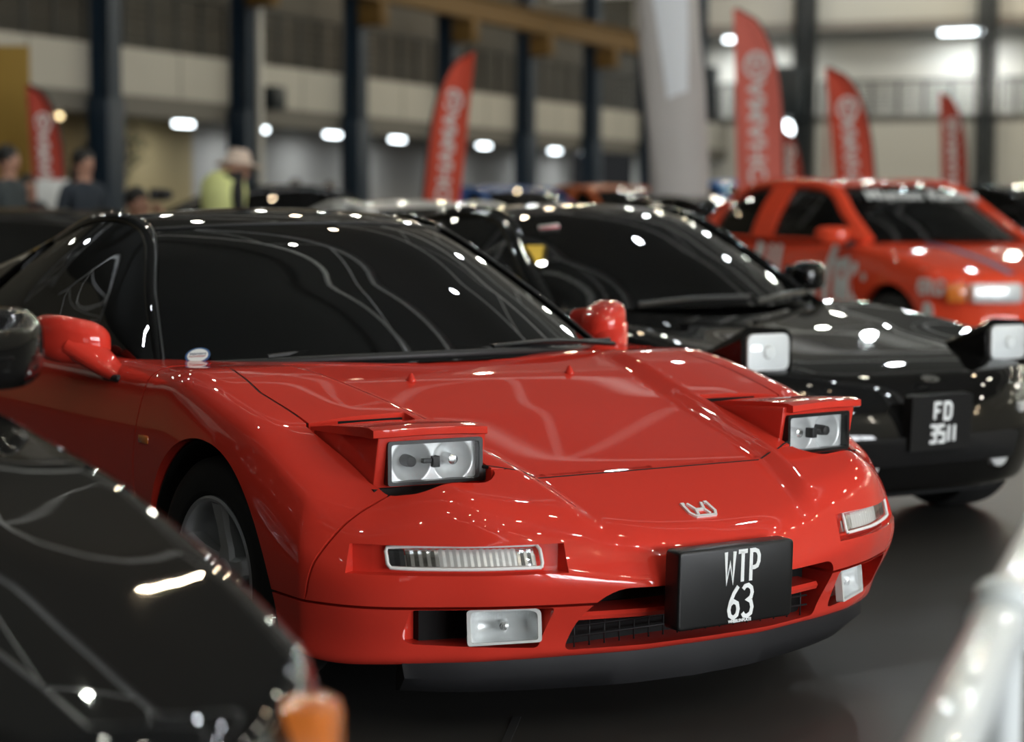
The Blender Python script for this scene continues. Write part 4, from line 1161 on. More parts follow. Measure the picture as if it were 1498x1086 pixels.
def build_black_coupe():
    bk = M['black']
    P = dict(name='coupe_car', label='black coupe with raised round-cornered headlights, plate FD 3511, right behind the red sports car', loc=(-1.43, 2.30, 0), rot=-1.0, L=4.28, W=.88, paint=bk,
             front=[(0, -.20), (.3, -.21), (.55, -.245), (.75, -.32), (.9, -.44), (1, -.60)],
             face=[(0, -.10), (.2, -.05), (.5, 0), (.75, -.03), (1, -.10)],
             width=[(-4.3, .80), (-3.4, .88), (-2.4, .86), (-1.6, .86), (-.95, .875), (-.5, .85), (0, .80)],
             zc=[(-4.3, .86), (-3.9, .90), (-3.2, .85), (-2.0, .80), (-1.5, .80), (-1.0, .74), (-.5, .66), (-.3, .605), (-.2, .57), (0, .50)],
             drop=[(-4.3, .02), (-1.2, -.03), (-.8, -.03), (-.45, .02), (-.2, .10), (0, .14)], wheel=(.31, -.93, -3.355, .75), rim=.21, spokes=5,
             glass=None, house=[((-1.42, .81), (-1.72, .70, .80)), ((-1.82, 1.03), (-2.02, .62, .98)), ((-2.22, 1.195), (-2.36, .52, 1.16)), ((-2.65, 1.235), (-2.75, .52, 1.185)), ((-3.1, 1.17), (-3.1, .53, 1.12)), ((-3.6, 1.03), (-3.55, .57, .99)), ((-3.98, .92), (-3.9, .62, .90))],
             split=(2, 4), belt=[(-1.72, .70, .80), (-2.1, .80, .82), (-2.7, .81, .84), (-3.3, .76, .88), (-3.9, .62, .90)], glassmat=M['midtint'],
             side=[(0, .62, 'glass'), (.62, 1, 'frame')], mirror=(-1.95, .86, .91, .95), r=(.026, .10, .2), pillar=.034)
    T, h = build_car(P)
    for s in (1, -1): popup_lamp(T, -.46, s * .595 - .012, .705, .185, .13, s, bk)
    # nose opening, lamps and plate
    bm = bmesh.new(); bm_prism(bm, round_poly([(-.36, .30), (.36, .30), (.40, .40), (-.40, .40)], .03), 'x', -.4, -.205); obj('nose_intake', bm, M['void'], T)
    for s in (1, -1):
        o = box_obj('turn_signal', (-.325, s * .53, .475), (.07, .18, .042), M['lensbase'], T, Matrix.Rotation(s * .42, 3, 'Z'), .012)
        lathe_obj('fog_light', [(0, .012), (.03, .010), (.045, 0), (.045, -.05), (0, -.05)], M['softchrome'], T, 20, Matrix.Translation((-.23, s * .32, .31)) @ Matrix.Rotation(PI / 2, 4, 'Y'))
    F = frame((-.185, -.02, .45), (-.02, 1, 0), (.06, 0, 1)); pw, ph = .30, .20
    bm = bmesh.new(); bm_prism(bm, round_poly([(-pw / 2, -ph / 2), (pw / 2, -ph / 2), (pw / 2, ph / 2), (-pw / 2, ph / 2)], .012), 'z', -.045, 0)
    for v in bm.verts: v.co = F @ v.co
    pl = obj('license_plate', bm, M['satin'], T, angle=40)
    stroke_obj('plate_lettering', seg_text('FD', .031, .058, .018, -.038, .012) + seg_text('3511', .027, .058, .016, -.056, -.070), .0125, F @ Matrix.Translation((0, 0, .0005)), M['letter'], pl, .001)
    zc = float(h['zt'](np.array(-.27), np.array(0.)))
    F2 = frame((-.27, 0, zc + .004), (0, 1, 0), (-1, 0, .4))
    stroke_obj('bonnet_emblem', [[(-.03, -.01), (-.012, .014), (0, 0), (.012, .014), (.03, -.01)], arc(0, 0, .036, .022, 0, 360, 20)], .006, F2, M['chrome'], T, .004)
    # plain yellow strip just behind the glass, sticker on the glass
    ye = principled('yellow_card', (.62, .40, .04), .6)
    o = box_obj('yellow_sunshade', (-2.03, -.36, 1.02), (.012, .46, .10), ye, T, Matrix.Rotation(-.9, 3, 'Y'), .004); o['label'] = 'yellow card behind the windscreen'
    F3 = windscreen_frame(h['al'][:17], .86, .16)
    bm = bmesh.new(); bm_prism(bm, round_poly([(-.045, -.02), (.045, -.02), (.045, .02), (-.045, .02)], .008), 'z', 0, .001)
    for v in bm.verts: v.co = F3 @ v.co
    st = obj('windshield_sticker', bm, M['white'], T); bm = bmesh.new(); bm_prism(bm, [(-.043, -.018), (.043, -.018), (.043, 0), (-.043, 0)], 'z', .001, .0016)
    for v in bm.verts: v.co = F3 @ v.co
    obj('sticker_band', bm, principled('sticker_pink', (.6, .06, .10), .5), st)
    tube_obj('wiper_arm', spline([(-1.38, .10, .83), (-1.50, .35, .85), (-1.66, .60, .85)], 5), .012, M['satin'], T, 6)
    tube_obj('wiper_arm', spline([(-1.38, -.50, .83), (-1.42, -.20, .845), (-1.40, .08, .85)], 5), .012, M['satin'], T, 6)
    return T

def build_red_hatch():
    M['racered'] = rd = principled('race_red', (.80, .075, .03), .5, 0, .8, .05, 0.)
    wh = M['white']
    P = dict(name='saloon_car', label='bright red four-door car with white decals and a white windscreen banner', loc=(0, 0, 0), rot=-9, L=4.25, W=.86, paint=rd,
             front=[(0, -.02), (.4, -.04), (.7, -.10), (.88, -.20), (1, -.36)], face=[(0, -.06), (.3, 0), (.55, 0), (.8, -.04), (1, -.09)],
             width=[(-4.3, .80), (-3.4, .86), (-2.4, .85), (-1.5, .85), (-.85, .87), (-.4, .85), (0, .80)],
             zc=[(-4.3, .96), (-3.9, 1.01), (-3.2, 1.0), (-2.0, .99), (-1.2, .985), (-.8, .94), (-.4, .86), (-.1, .77), (0, .72)],
             drop=[(-4.3, .02), (-1.2, .02), (-.5, .03), (0, .05)], wheel=(.315, -.82, -3.38, .75), arch=.39, rim=.225, rimmat=M['white'], spokes=6, prof=[(0, .95), (.25, .98), (.5, 1.), (.75, .99), (1., .95)],
             glass=None, house=[((-1.10, 1.0), (-1.28, .71, .985)), ((-1.47, 1.21), (-1.62, .65, 1.18)), ((-1.86, 1.405), (-1.98, .57, 1.375)), ((-2.5, 1.46), (-2.55, .57, 1.42)), ((-3.10, 1.43), (-3.10, .57, 1.39)), ((-3.5, 1.22), (-3.48, .63, 1.19)), ((-3.85, 1.03), (-3.80, .69, 1.0))],
             split=(2, 4), belt=[(-1.28, .71, .985), (-1.8, .79, .99), (-2.6, .81, .995), (-3.2, .79, 1.0), (-3.80, .69, 1.0)], glassmat=M['midtint'],
             side=[(0, .10, 'frame'), (.10, .46, 'glass'), (.46, .55, 'frame'), (.55, .78, 'glass'), (.78, 1., 'frame')], mirror=(-1.40, .94, 1.03, .95), pillar=.045, beltpaint=1, r=(.024, .08, .18))
    # front wheel hub belongs at (-6.69, 6.97) on the photo's sight line
    a = math.radians(-9); c, s_ = math.cos(a), math.sin(a)
    lx, ly = -.82, -.80
    P['loc'] = (-6.69 - (c * lx - s_ * ly), 6.97 - (s_ * lx + c * ly), 0)
    T, h = build_car(P)
    # front: grille, headlights, indicators, bumper
    for s in (1, -1):
        o = box_obj('headlight', (-.10, s * .50, .66), (.12, .36, .13), M['softchrome'], T, Matrix.Rotation(s * .22, 3, 'Z'), .02)
        box_obj('headlight_lens', (-.04, s * .49, .66), (.02, .34, .12), M['clear'], o, Matrix.Rotation(s * .22, 3, 'Z'), .008)
        box_obj('turn_signal', (-.20, s * .745, .66), (.14, .13, .13), M['amber'], T, Matrix.Rotation(s * .55, 3, 'Z'), .02)
    bm = bmesh.new(); bm_prism(bm, round_poly([(-.14, .66), (.14, .66), (.02, .42), (-.02, .42)], .02), 'x', -.1, .008); obj('grille', bm, M['chrome'], T, angle=30)
    bm = bmesh.new(); bm_prism(bm, round_poly([(-.5, .26), (.5, .26), (.5, .40), (-.5, .40)], .03), 'x', -.2, -.012); obj('lower_intake', bm, M['void'], T)
    # windscreen banner and side decals
    F = windscreen_frame(h['al'][:17], .80, .5)
    lettering('windscreen_banner', 'Mignon Racing', .19, F, M['letter'], T, .0006, .004, .86, .25, 1.05)
    yb = -.885
    Fs = lambda x, z: frame((x, -float(h['hw'](np.array(x), np.array((z - .18) / .75))) - .004, z), (1, 0, 0), (0, .05, 1))
    lettering('fender_decal', 'ERG', .145, Fs(-.36, .69), wh, T, .0015, .006, 1.15, .2)
    bm = bmesh.new(); bm_lathe(bm, [(0, .002), (.075, .002), (.075, 0), (0, 0)], 24, Fs(-.38, .52)); obj('round_decal', bm, wh, T, smooth=False)
    bm = bmesh.new(); bm_lathe(bm, [(0, .002), (.03, .002), (.03, 0), (0, 0)], 24, Fs(-1.12, .74)); obj('round_decal', bm, M['lensbase'], T, smooth=False)
    # tall white hand-lettered marks on the doors
    stroke_obj('door_decal', [[(-.16, -.32), (-.16, .05), (-.12, .20), (-.04, .34)], [(.20, -.30), (.20, .22)], [(-.02, .20), (.10, .22), (.10, -.02), (-.02, .0), (-.02, .20)], [(.02, .10), (.10, -.34)], [(-.02, -.05), (-.02, -.36), (.12, -.36), (.13, -.10), (.02, -.12)], [(.0, -.22), (.14, -.24)]], 0.075, Fs(-1.45, .62), wh, T, .002)
    stroke_obj('door_decal', [[(-.10, -.25), (.08, -.25), (.08, .08), (-.12, .10)], [(-.05, -.1), (.08, -.12)]], .08, Fs(-1.86, .57), wh, T, .002)
    stroke_obj('rear_decal', [[(.05, .17), (.0, .0), (-.06, -.30)], [(.16, .17), (.12, .0), (.05, -.30)]], .06, Fs(-2.42, .78), wh, T, .002)
    stroke_obj('rear_decal', [[(.05, .18), (.0, .02), (-.07, -.30)]], .11, Fs(-2.58, .78), wh, T, .002)
    # bonnet stripe
    st = principled('stripe_blue', (.04, .07, .18), .4)
    rows = []
    for x in np.linspace(-1.1, -.15, 14):
        rows.append([(x, y, float(h['zt'](np.array(x), np.array(abs(y)))) + .004) for y in (-.36, -.29)])
    sheet_obj('bonnet_stripe', np.array(rows), .003, st, T)
    # inside: driver seat back visible through the glass already; roll of cloth on the rear shelf
    return T

def build_foreground_car():
    bk = M['black']
    P = dict(name='saloon_car', label='black car at the lower left, nose out of focus, orange corner lamp', loc=(1.78, -2.66, 0), rot=0, L=4.5, W=.87, paint=bk,
             front=[(0, -.02), (.4, -.04), (.7, -.09), (.85, -.15), (.95, -.24), (1, -.34)], face=[(0, -.04), (.3, 0), (.6, 0), (.8, -.03), (1, -.08)],
             width=[(-4.6, .80), (-3.6, .87), (-2.4, .87), (-1.5, .87), (-.85, .875), (-.5, .862), (-.25, .84), (0, .79)],
             zc=[(-4.6, .98), (-4.0, 1.0), (-3.2, .97), (-2.2, .95), (-1.75, .945), (-1.45, .925), (-1.0, .865), (-.6, .79), (-.35, .725), (-.15, .67), (0, .62)],
             drop=[(-4.6, .03), (-1.9, .06), (-1.45, .055), (-1.0, .045), (-.5, .05), (0, .05)], wheel=(.32, -.92, -3.55, .76), rim=.22, prof=[(0, .94), (.25, .97), (.5, .99), (.75, 1.0), (1., .975)],
             glass=None, house=[((-1.42, .955), (-1.72, .72, .93)), ((-1.8, 1.17), (-2.0, .66, 1.13)), ((-2.2, 1.36), (-2.36, .57, 1.32)), ((-2.7, 1.40), (-2.75, .57, 1.36)), ((-3.2, 1.37), (-3.2, .57, 1.33)), ((-3.55, 1.2), (-3.52, .62, 1.17)), ((-3.95, 1.02), (-3.9, .66, 1.0))],
             split=(2, 4), belt=[(-1.72, .72, .93), (-2.1, .79, .95), (-2.8, .80, .96), (-3.4, .76, .98), (-3.9, .66, 1.0)], glassmat=M['tint'],
             side=[(0, .42, 'glass'), (.42, .48, 'frame'), (.48, .75, 'glass'), (.75, 1, 'frame')], mirror=(-1.72, .885, .955, 1.05), pillar=.035, r=(.02, .07, .16))
    T, h = build_car(P)
    for s in (1, -1):
        am = box_obj('corner_lamp', (-.285, s * .725, .60), (.15, .10, .11), M['amber'], T, Matrix.Rotation(s * .75, 3, 'Z'), .022); am['label'] = 'orange corner lamp'
        o = box_obj('headlight', (-.10, s * .50, .565), (.12, .40, .11), M['softchrome'], T, Matrix.Rotation(s * .15, 3, 'Z'), .02)
        box_obj('headlight_lens', (-.038, s * .49, .565), (.02, .38, .10), M['clear'], o, Matrix.Rotation(s * .15, 3, 'Z'), .008)
    bm = bmesh.new(); bm_prism(bm, round_poly([(-.24, .53), (.24, .53), (.24, .61), (-.24, .61)], .02), 'x', -.1, .01); obj('grille', bm, M['plastic'], T)
    bm = bmesh.new(); bm_prism(bm, round_poly([(-.55, .24), (.55, .24), (.55, .38), (-.55, .38)], .03), 'x', -.2, .004); obj('lower_intake', bm, M['void'], T)
    tube_obj('wiper_arm', spline([(-1.48, .15, .965), (-1.60, .40, .98), (-1.72, .62, .985)], 5), .012, M['satin'], T, 6)
    return T

def back_car(name, label, px, d, top, paint, rot, kind, W=.86, glassmat=None, roofpaint=None):
    """parked cars further back, of which mostly the roofs show; kind: saloon or coupe or hatch"""
    C = Vector(CAM_LOC); p = C + (Vector(CAM_D) + Vector(CAM_R) * ((px - 749) / F_PX) + Vector(CAM_U) * (236 / F_PX)) * d
    k = top / 1.42; zb_ = .93 * k
    L = 4.4
    hs = [((-1.2, zb_ + .01), (-1.45, .70, zb_)), ((-1.6, 1.17 * k), (-1.78, .64, 1.14 * k)), ((-2.0, 1.36 * k), (-2.12, .57, 1.33 * k)), ((-2.5, 1.42 * k), (-2.55, .57, 1.38 * k)), ((-3.05, 1.37 * k), (-3.05, .57, 1.33 * k)), ((-3.5, 1.18 * k), (-3.48, .62, 1.15 * k)), ((-3.9, zb_ + .05), (-3.85, .67, zb_ + .03))]
    if kind == 'coupe': hs[4] = ((-3.0, 1.34 * k), (-3.0, .56, 1.29 * k)); hs[5] = ((-3.55, 1.14 * k), (-3.5, .6, 1.1 * k))
    a = math.radians(rot); roof = Vector((-2.4 * math.cos(a), -2.4 * math.sin(a), 0))
    P = dict(name=name, label=label, loc=(p.x - roof.x, p.y - roof.y, 0), rot=rot, L=L, W=W, paint=paint,
             front=[(0, -.02), (.4, -.04), (.7, -.10), (.88, -.20), (1, -.36)], width=[(-4.5, .80), (-3.5, W), (-2.4, W), (-1.5, W), (-.85, W), (-.4, W - .02), (0, .78)],
             zc=[(-4.5, zb_ - .02), (-4.0, zb_ + .03), (-3.2, zb_), (-2.0, zb_ - .01), (-1.3, zb_ - .01), (-.8, zb_ - .07), (-.4, zb_ - .15), (-.1, zb_ - .24), (0, zb_ - .28)],
             wheel=(.30, -.88, -3.5, .74), rim=.205, glass=None, house=hs, split=(2, 4),
             belt=[(-1.45, .70, zb_), (-1.9, .78, zb_ + .01), (-2.6, .80, zb_ + .02), (-3.3, .76, zb_ + .03), (-3.85, .67, zb_ + .03)], glassmat=glassmat or M['tint'], roofpaint=roofpaint or paint,
             side=[(0, .42, 'glass'), (.42, .48, 'frame'), (.48, .75, 'glass'), (.75, 1, 'frame')], mirror=(-1.6, .93, zb_ + .06, 1.), pillar=.035)
    T, h = build_car(P)
    for s in (1, -1):
        o = box_obj('headlight', (-.10, s * .50, zb_ - .34), (.12, .40, .11), M['softchrome'], T, Matrix.Rotation(s * .15, 3, 'Z'), .02)
        box_obj('tail_light', (-L + .06, s * .55, zb_ - .12), (.06, .36, .13), principled('tail_red_' + name, (.35, .01, .01), .3), T, None, .02)
    bm = bmesh.new(); bm_prism(bm, round_poly([(-.4, .26), (.4, .26), (.4, .42), (-.4, .42)], .03), 'x', -.2, .0); obj('lower_intake', bm, M['void'], T)
    return T

def build_back_cars():
    M['carwhite'] = principled('white_car_paint', (.72, .73, .72), .4, 0, 1., .03)
    M['carblue'] = principled('blue_car_paint', (.02, .10, .34), .5, 0, .25, .1, .2)
    M['carorange'] = principled('orange_car_paint', (.5, .11, .025), .5, 0, .25, .1, .2)
    M['carlightblue'] = principled('bright_blue_paint', (.02, .2, .62), .5, 0, .25, .1, .2)
    back_car('saloon_car', 'black car whose roof shows directly behind the red sports car roof', 430, 19., 1.43, M['black'], 76, 'saloon')
    back_car('saloon_car', 'white car behind, mostly hidden, its roof beside the middle red flag', 612, 14., 1.27, M['carwhite'], 0, 'coupe')
    back_car('saloon_car', 'blue car whose roof shows just above the black coupe roof', 742, 25.2, 1.505, M['carblue'], 0, 'hatch')
    back_car('saloon_car', 'orange car far behind, left of the grey banner', 893, 28., 1.56, M['carorange'], 0, 'saloon')
    back_car('saloon_car', 'bright blue car behind the dark car, right of the grey banner', 1078, 29., 1.65, M['carlightblue'], 0, 'hatch')
    back_car('saloon_car', 'dark car just right of the grey banner, before the bright blue car', 1052, 20.8, 1.36, M['black'], 0, 'hatch')
    back_car('saloon_car', 'dark car at the far left edge behind the red sports car', 35, 12.5, 1.20, M['black'], 0, 'coupe')
    back_car('saloon_car', 'dark car at the far right edge behind the red four-door car', 1500, 19.8, 1.47, M['black'], 0, 'saloon')
# ------------------------------------------------------------------ flags, banner, barrier, people
def cam_at(px, d, z=0.):
    C = Vector(CAM_LOC); p = C + (Vector(CAM_D) + Vector(CAM_R) * ((px - 749) / F_PX) + Vector(CAM_U) * (236 / F_PX)) * d
    return Vector((p.x, p.y, z))
FACE = math.atan2(-CAM_D[1], -CAM_D[0])          # heading that faces the photographer's side of the hall

def feather_flag(label, px, d, top_px, w, lean, side, col, txt, yaw=0., base=None, txt2=None):
    """curved feather flag: pole arcs over the top; side = +1 curve on the right as seen from the front"""
    T = thing('feather_flag', label, 'flag', cam_at(px, d), FACE + yaw, 'red feather flags')
    zt_ = 1.2 + (307 - top_px) * d / F_PX; z0 = base or .45
    Hh = zt_ - z0
    # local frame: x forward to viewer, y to the viewer's right (flag rotated so +y is right)
    def L(y, z): return (0, y, z)
    n = 26; cl = []
    for i in range(n + 1):
        t = i / n; z = z0 + Hh * t
        off = lean * Hh * t
        k = max(0., (t - .55) / .45)
        a = off - w / 2 * 1.; b = off + w / 2
        # pole side bends over to meet the free edge at the tip
        bend = w * .96 * (1 - math.sqrt(max(0, 1 - k ** 2.4)))
        if side > 0: b -= bend
        else: a += bend
        cl.append((a, b, z))
    bm = bmesh.new(); m = 7; G = []
    for a, b, z in cl:
        G.append([(.018 * math.sin(z * 3 + j) + .02 * math.sin(j * 1.3), a + (b - a) * j / (m - 1), z) for j in range(m)])
    fc = sheet_obj('flag_cloth', np.array(G), .004, col, T, False)
    pole = [(0, (b if side > 0 else a) + .015 * side, z) for a, b, z in cl]
    bot = pole[0]
    tube_obj('flag_pole', [(0, bot[1] - lean * z0 * .6, 0.03)] + pole, .016, M['plastic'], T, 8)
    bm = bmesh.new()
    for k in range(2): bm_box(bm, (0, bot[1] - lean * z0 * .6, .02), (.9, .05, .03), Matrix.Rotation(k * PI / 2 + .4, 3, 'Z'))
    obj('cross_base', bm, M['plastic'], T, smooth=False)
    # white round mark and white lettering up the cloth
    def cy(t):
        i = int(t * n); return (cl[i][0] + cl[i][1]) / 2 - (0.02 * side if t < .6 else 0)
    zc = .80 if True else 0
    c0 = cy(.80); F = frame((.03, c0, z0 + Hh * .80), (0, 1, 0), (0, lean, 1))
    rr = w * .23
    bm = bmesh.new()
    ring = arc(0, 0, rr, rr * 1.15, 0, 360, 24)
    o = stroke_obj('flag_mark', [ring, [(-rr * .5, rr * .6), (0, 0), (0, -rr * .75)], [(rr * .5, rr * .6), (0, 0)]], rr * .36, F, M['flagwhite'], T, .002)
    F = frame((.03, cy(.45), z0 + Hh * .45), (0, lean, 1), (0, -1, 0))
    lettering('flag_lettering', txt, w * .52, F, M['flagwhite'], T, .002, .006, Hh * .52 / (w * .52 * .62 * len(txt)))
    if txt2:
        F = frame((.03, cy(.10), z0 + Hh * .10), (0, lean, 1), (0, -1, 0))
        lettering('flag_lettering', txt2, w * .52, F, M['flagwhite'], T, .002, .006, Hh * .15 / (w * .52 * .62 * len(txt2)))
    return T

def build_flags():
    M['flagred'] = principled('flag_red', (.58, .075, .04), .8); M['flagpink'] = principled('flag_red_faded', (.66, .15, .115), .8); M['flagdark'] = principled('flag_red_dark', (.40, .05, .03), .8)  # one red cloth; the pale copy has its light in the colour
    M['flagwhite'] = principled('flag_white', (.72, .66, .64), .8)
    feather_flag('largest red feather flag with white lettering, behind the red four-door car', 1117, 23., 14, .53, -.035, 1, M['flagpink'], 'YOKOHAMA', 0, .3, 'TYRE')
    feather_flag('red feather flag with white lettering, middle one of the three behind the red four-door car', 1262, 25.5, 98, .50, -.10, 1, M['flagred'], 'YOKOHAMA')
    feather_flag('small red feather flag at the right, furthest of the three behind the red four-door car', 1400, 36., 134, .44, -.05, 1, M['flagdark'], 'YOKOHAMA')
    feather_flag('tall red feather flag leaning right, in front of the balcony', 633, 22., 78, .40, .10, -1, M['flagred'], 'YOKOHAMA', 0, .3, 'TYRE')
    feather_flag('red feather flag at far left beside the yellow panel', 78, 23., 128, .36, -.05, 1, M['flagdark'], 'YOKOHAMA')
    feather_flag('slim red feather flag half hidden behind the largest red flag', 1162, 40., 186, .46, -.06, 1, M['flagdark'], 'YOKOHAMA')
    feather_flag('red feather flag seen edge-on right of the dark end wall column', 1207, 46., 160, .50, -.02, 1, M['flagdark'], 'YOKOHAMA', 1.42)
    # white base board of the left flag
    T = thing('notice_board', 'small white board standing below the far left red flag', 'board', cam_at(80, 22.), FACE)
    lbox('board_panel', (0, 0, 1.28), (.04, .40, .46), M['white'], T, .01)
    for q in (-.16, .16): tube_obj('leg', [(0, q, 0), (0, q, 1.1)], .02, M['white'], T, 8)
    # grey padded banner column
    T = thing('banner_column', 'tall silver-grey inflatable column with a white upper panel, behind the black coupe', 'inflatable column', cam_at(1000, 23.3), FACE)
    g = principled('silver_grey_cloth', (.50, .475, .465), .6, noise=(2.2, .12)); wq = principled('white_panel_cloth', (.76, .79, .84), .6)
    n = 30; G = []; m = 32
    def ctr(z): return -.06 - .018 * z - .0 * z * z, .26 + .012 * max(0, z - .8)
    bm = bmesh.new(); rings = []
    for i in range(n + 1):
        z = 4.6 * i / n; rr = .335 + .010 * max(0, z - .8); c = .03 - .055 * z - .012 * max(0, z - 1.6) ** 2
        rings.append([bm.verts.new((rr * .55 * math.cos(2 * PI * k / m), c + rr * math.sin(2 * PI * k / m) * (1 + .03 * math.sin(3 * z + k)), z)) for k in range(m)])
    for a, b in zip(rings, rings[1:]):
        for k in range(m): bm.faces.new((a[k], a[(k + 1) % m], b[(k + 1) % m], b[k]))
    bm.faces.new(rings[0][::-1]); bm.faces.new(rings[-1]); bmesh.ops.recalc_face_normals(bm, faces=bm.faces)
    obj('column_body', bm, g, T, angle=60)
    G = []
    for i in range(16):
        z = 2.52 + 1.9 * i / 15; rr = .335 + .010 * max(0, z - .8); c = .03 - .055 * z - .012 * max(0, z - 1.6) ** 2
        wv = .30 + .25 * min(1, i / 10)
        G.append([(rr * .55 * math.cos(a) + .012, c + rr * math.sin(a), z + (.05 * math.sin(a * 3) if i == 0 else 0)) for a in np.linspace(-wv, wv * 1.3, 9)])
    sheet_obj('white_panel', np.array(G), .006, wq, T, False)
    # yellow panel
    T = thing('display_panel', 'plain dark yellow panel at the far left edge', 'panel', cam_at(-10, 24.), FACE)
    lbox('panel_board', (0, 0, 1.58), (.08, .92, 3.08), principled('yellow_panel_paint', (.26, .155, .02), .7), T, .01)
    lbox('foot', (0, -.3, .03), (.6, .08, .06), M['plastic'], T); lbox('foot', (0, .3, .03), (.6, .08, .06), M['plastic'], T)

def build_barrier():
    wp = principled('white_pipe', (.72, .77, .78), .35, 0, .3)
    T = thing('crowd_barrier', 'white pipe barrier rail in the near right corner', 'barrier', (1.93, -1.27, 0), 0)
    o = Vector((1.93, -1.27, 0))
    a = Vector((2.16, -1.56, .685)); b = Vector((1.42, -.62, .685))
    d = (b - a).normalized()
    A = a - d * .55; B = b + d * .9
    tube_obj('rail', [A - o, B - o], .034, wp, T, 24)
    pp = Vector((1.74, -1.03, .685))
    pp = a + d * (pp - a).dot(d)
    for q, nm in ((pp, 'post'), (pp + d * 1.25, 'post')):
        p = tube_obj(nm, [q - o + Vector((0, 0, -.685 + .02)), q - o + Vector((0, 0, .015))], .028, wp, T, 20)
        lathe_obj('pipe_joint', [(.031, -.05), (.035, -.045), (.035, .0), (.034, .03), (.02, .042), (0, .044)], wp, p, 20, Matrix.Translation(q - o + Vector((0, 0, .01))))
        bm = bmesh.new(); bm_tube(bm, [q - o - d * .045, q - o + d * .045], .040, 20); obj('rail_clamp', bm, wp, p, angle=40)
        bm = bmesh.new(); bm_box(bm, q - o + Vector((0, 0, -.675)), (.30, .30, .02), None, .006); obj('foot_plate', bm, wp, p, smooth=False)
    return T

def person(label, px, d, h, yaw, shirt, trousers, hair, skin=(.42, .22, .15), pose='stand', hat=None, vest=None, longhair=False, arm=None, bow=0.):
    T = thing('person', label, 'person', cam_at(px, d), FACE + yaw)
    k = h / 1.75
    sk = principled('skin', skin, .55)
    J = {}
    def V(x, y, z): return Vector((x * k, y * k, z * k))
    cro = pose == 'crouch'
    if not cro:
        J = dict(pel=V(0, 0, .95), wst=V(0, 0, 1.08), chs=V(.01, 0, 1.28), nck=V(0, 0, 1.47), hd0=V(.01, 0, 1.55), hd1=V(.02, 0, 1.64))
        for s, q in ((1, 'l'), (-1, 'r')):
            J['hip' + q] = V(0, s * .10, .90); J['kn' + q] = V(.02, s * .11, .50); J['an' + q] = V(-.02, s * .11, .09); J['to' + q] = V(.15, s * .13, .04)
            J['sh' + q] = V(0, s * .19, 1.42)
            if arm == 'raise': J['el' + q] = V(.14, s * .26, 1.22); J['wr' + q] = V(.34, s * .10, 1.42)
            else: J['el' + q] = V(-.02, s * .26, 1.14); J['wr' + q] = V(.10, s * .25, .90)
    else:
        J = dict(pel=V(-.15, 0, .62), wst=V(-.10, 0, .76), chs=V(.02, 0, .95), nck=V(.08, 0, 1.12), hd0=V(.12, 0, 1.19), hd1=V(.14, 0, 1.28))
        for s, q in ((1, 'l'), (-1, 'r')):
            J['hip' + q] = V(-.13, s * .11, .58); J['kn' + q] = V(.26, s * .18, .50); J['an' + q] = V(.02, s * .16, .09); J['to' + q] = V(.18, s * .19, .04)
            J['sh' + q] = V(.06, s * .19, 1.06); J['el' + q] = V(.25, s * .28, .95); J['wr' + q] = V(.36, s * .09, 1.17)
    for nn, f in (('hd0', .4), ('hd1', 1.)): J[nn] = J[nn] + V(.10 * bow * f, 0, -.085 * bow * f)
    bones = [('pel', 'wst'), ('wst', 'chs'), ('chs', 'nck'), ('nck', 'hd0'), ('hd0', 'hd1')]
    R = dict(pel=.15, wst=.135, chs=.155, nck=.058, hd0=.075, hd1=.075)
    for q in 'lr':
        bones += [('pel', 'hip' + q), ('hip' + q, 'kn' + q), ('kn' + q, 'an' + q), ('an' + q, 'to' + q), ('chs', 'sh' + q), ('sh' + q, 'el' + q), ('el' + q, 'wr' + q)]
        R.update({'hip' + q: .095, 'kn' + q: .065, 'an' + q: .045, 'to' + q: .035, 'sh' + q: .065, 'el' + q: .046, 'wr' + q: .032})
    # fingers: four and a thumb per hand
    for s, q in ((1, 'l'), (-1, 'r')):
        dr = (J['wr' + q] - J['el' + q]).normalized(); sd = dr.cross(Vector((0, 0, 1)));  sd = sd.normalized() if sd.length > .1 else Vector((0, 1, 0))
        J['pm' + q] = J['wr' + q] + dr * .06 * k; bones.append(('wr' + q, 'pm' + q)); R['pm' + q] = .034
        for f in range(4):
            o = sd * (f - 1.5) * .019 * k
            J['f%d%s' % (f, q)] = J['pm' + q] + dr * .035 * k + o * 1.2; J['g%d%s' % (f, q)] = J['pm' + q] + dr * (.075 + (.008, .018, .012, -.008)[f]) * k + o * 1.3 + Vector((0, 0, -.015 * k))
            bones += [('pm' + q, 'f%d%s' % (f, q)), ('f%d%s' % (f, q), 'g%d%s' % (f, q))]; R['f%d%s' % (f, q)] = .010; R['g%d%s' % (f, q)] = .008
        J['t0' + q] = J['wr' + q] + dr * .035 * k + sd * .035 * k; J['t1' + q] = J['t0' + q] + (dr + sd * .5).normalized() * .04 * k
        bones += [('wr' + q, 't0' + q), ('t0' + q, 't1' + q)]; R['t0' + q] = .013; R['t1' + q] = .010
    names = list(J); me = bpy.data.meshes.new('body'); me.from_pydata([J[n] for n in names], [(names.index(a), names.index(b)) for a, b in bones], [])
    o = bpy.data.objects.new('body_work', me); COL.objects.link(o)
    o.modifiers.new('skin', 'SKIN'); sv = me.skin_vertices[0].data
    for i, n in enumerate(names):
        r = R[n] * k; sv[i].radius = (r * (.72 if n in ('pel', 'wst', 'chs') else 1), r) if n in ('pel', 'wst', 'chs') else (r, r)
    sv[0].use_root = True
    sb = o.modifiers.new('sub', 'SUBSURF'); sb.levels = 2
    bmd = evaluated(o); bpy.data.objects.remove(o)
    mats = [sk, shirt, trousers, M['plastic']]
    bmd.materials.clear()
    for m_ in mats: bmd.materials.append(m_)
    zw = J['wst'].z - .06 * k; zn = J['nck'].z - .01 * k
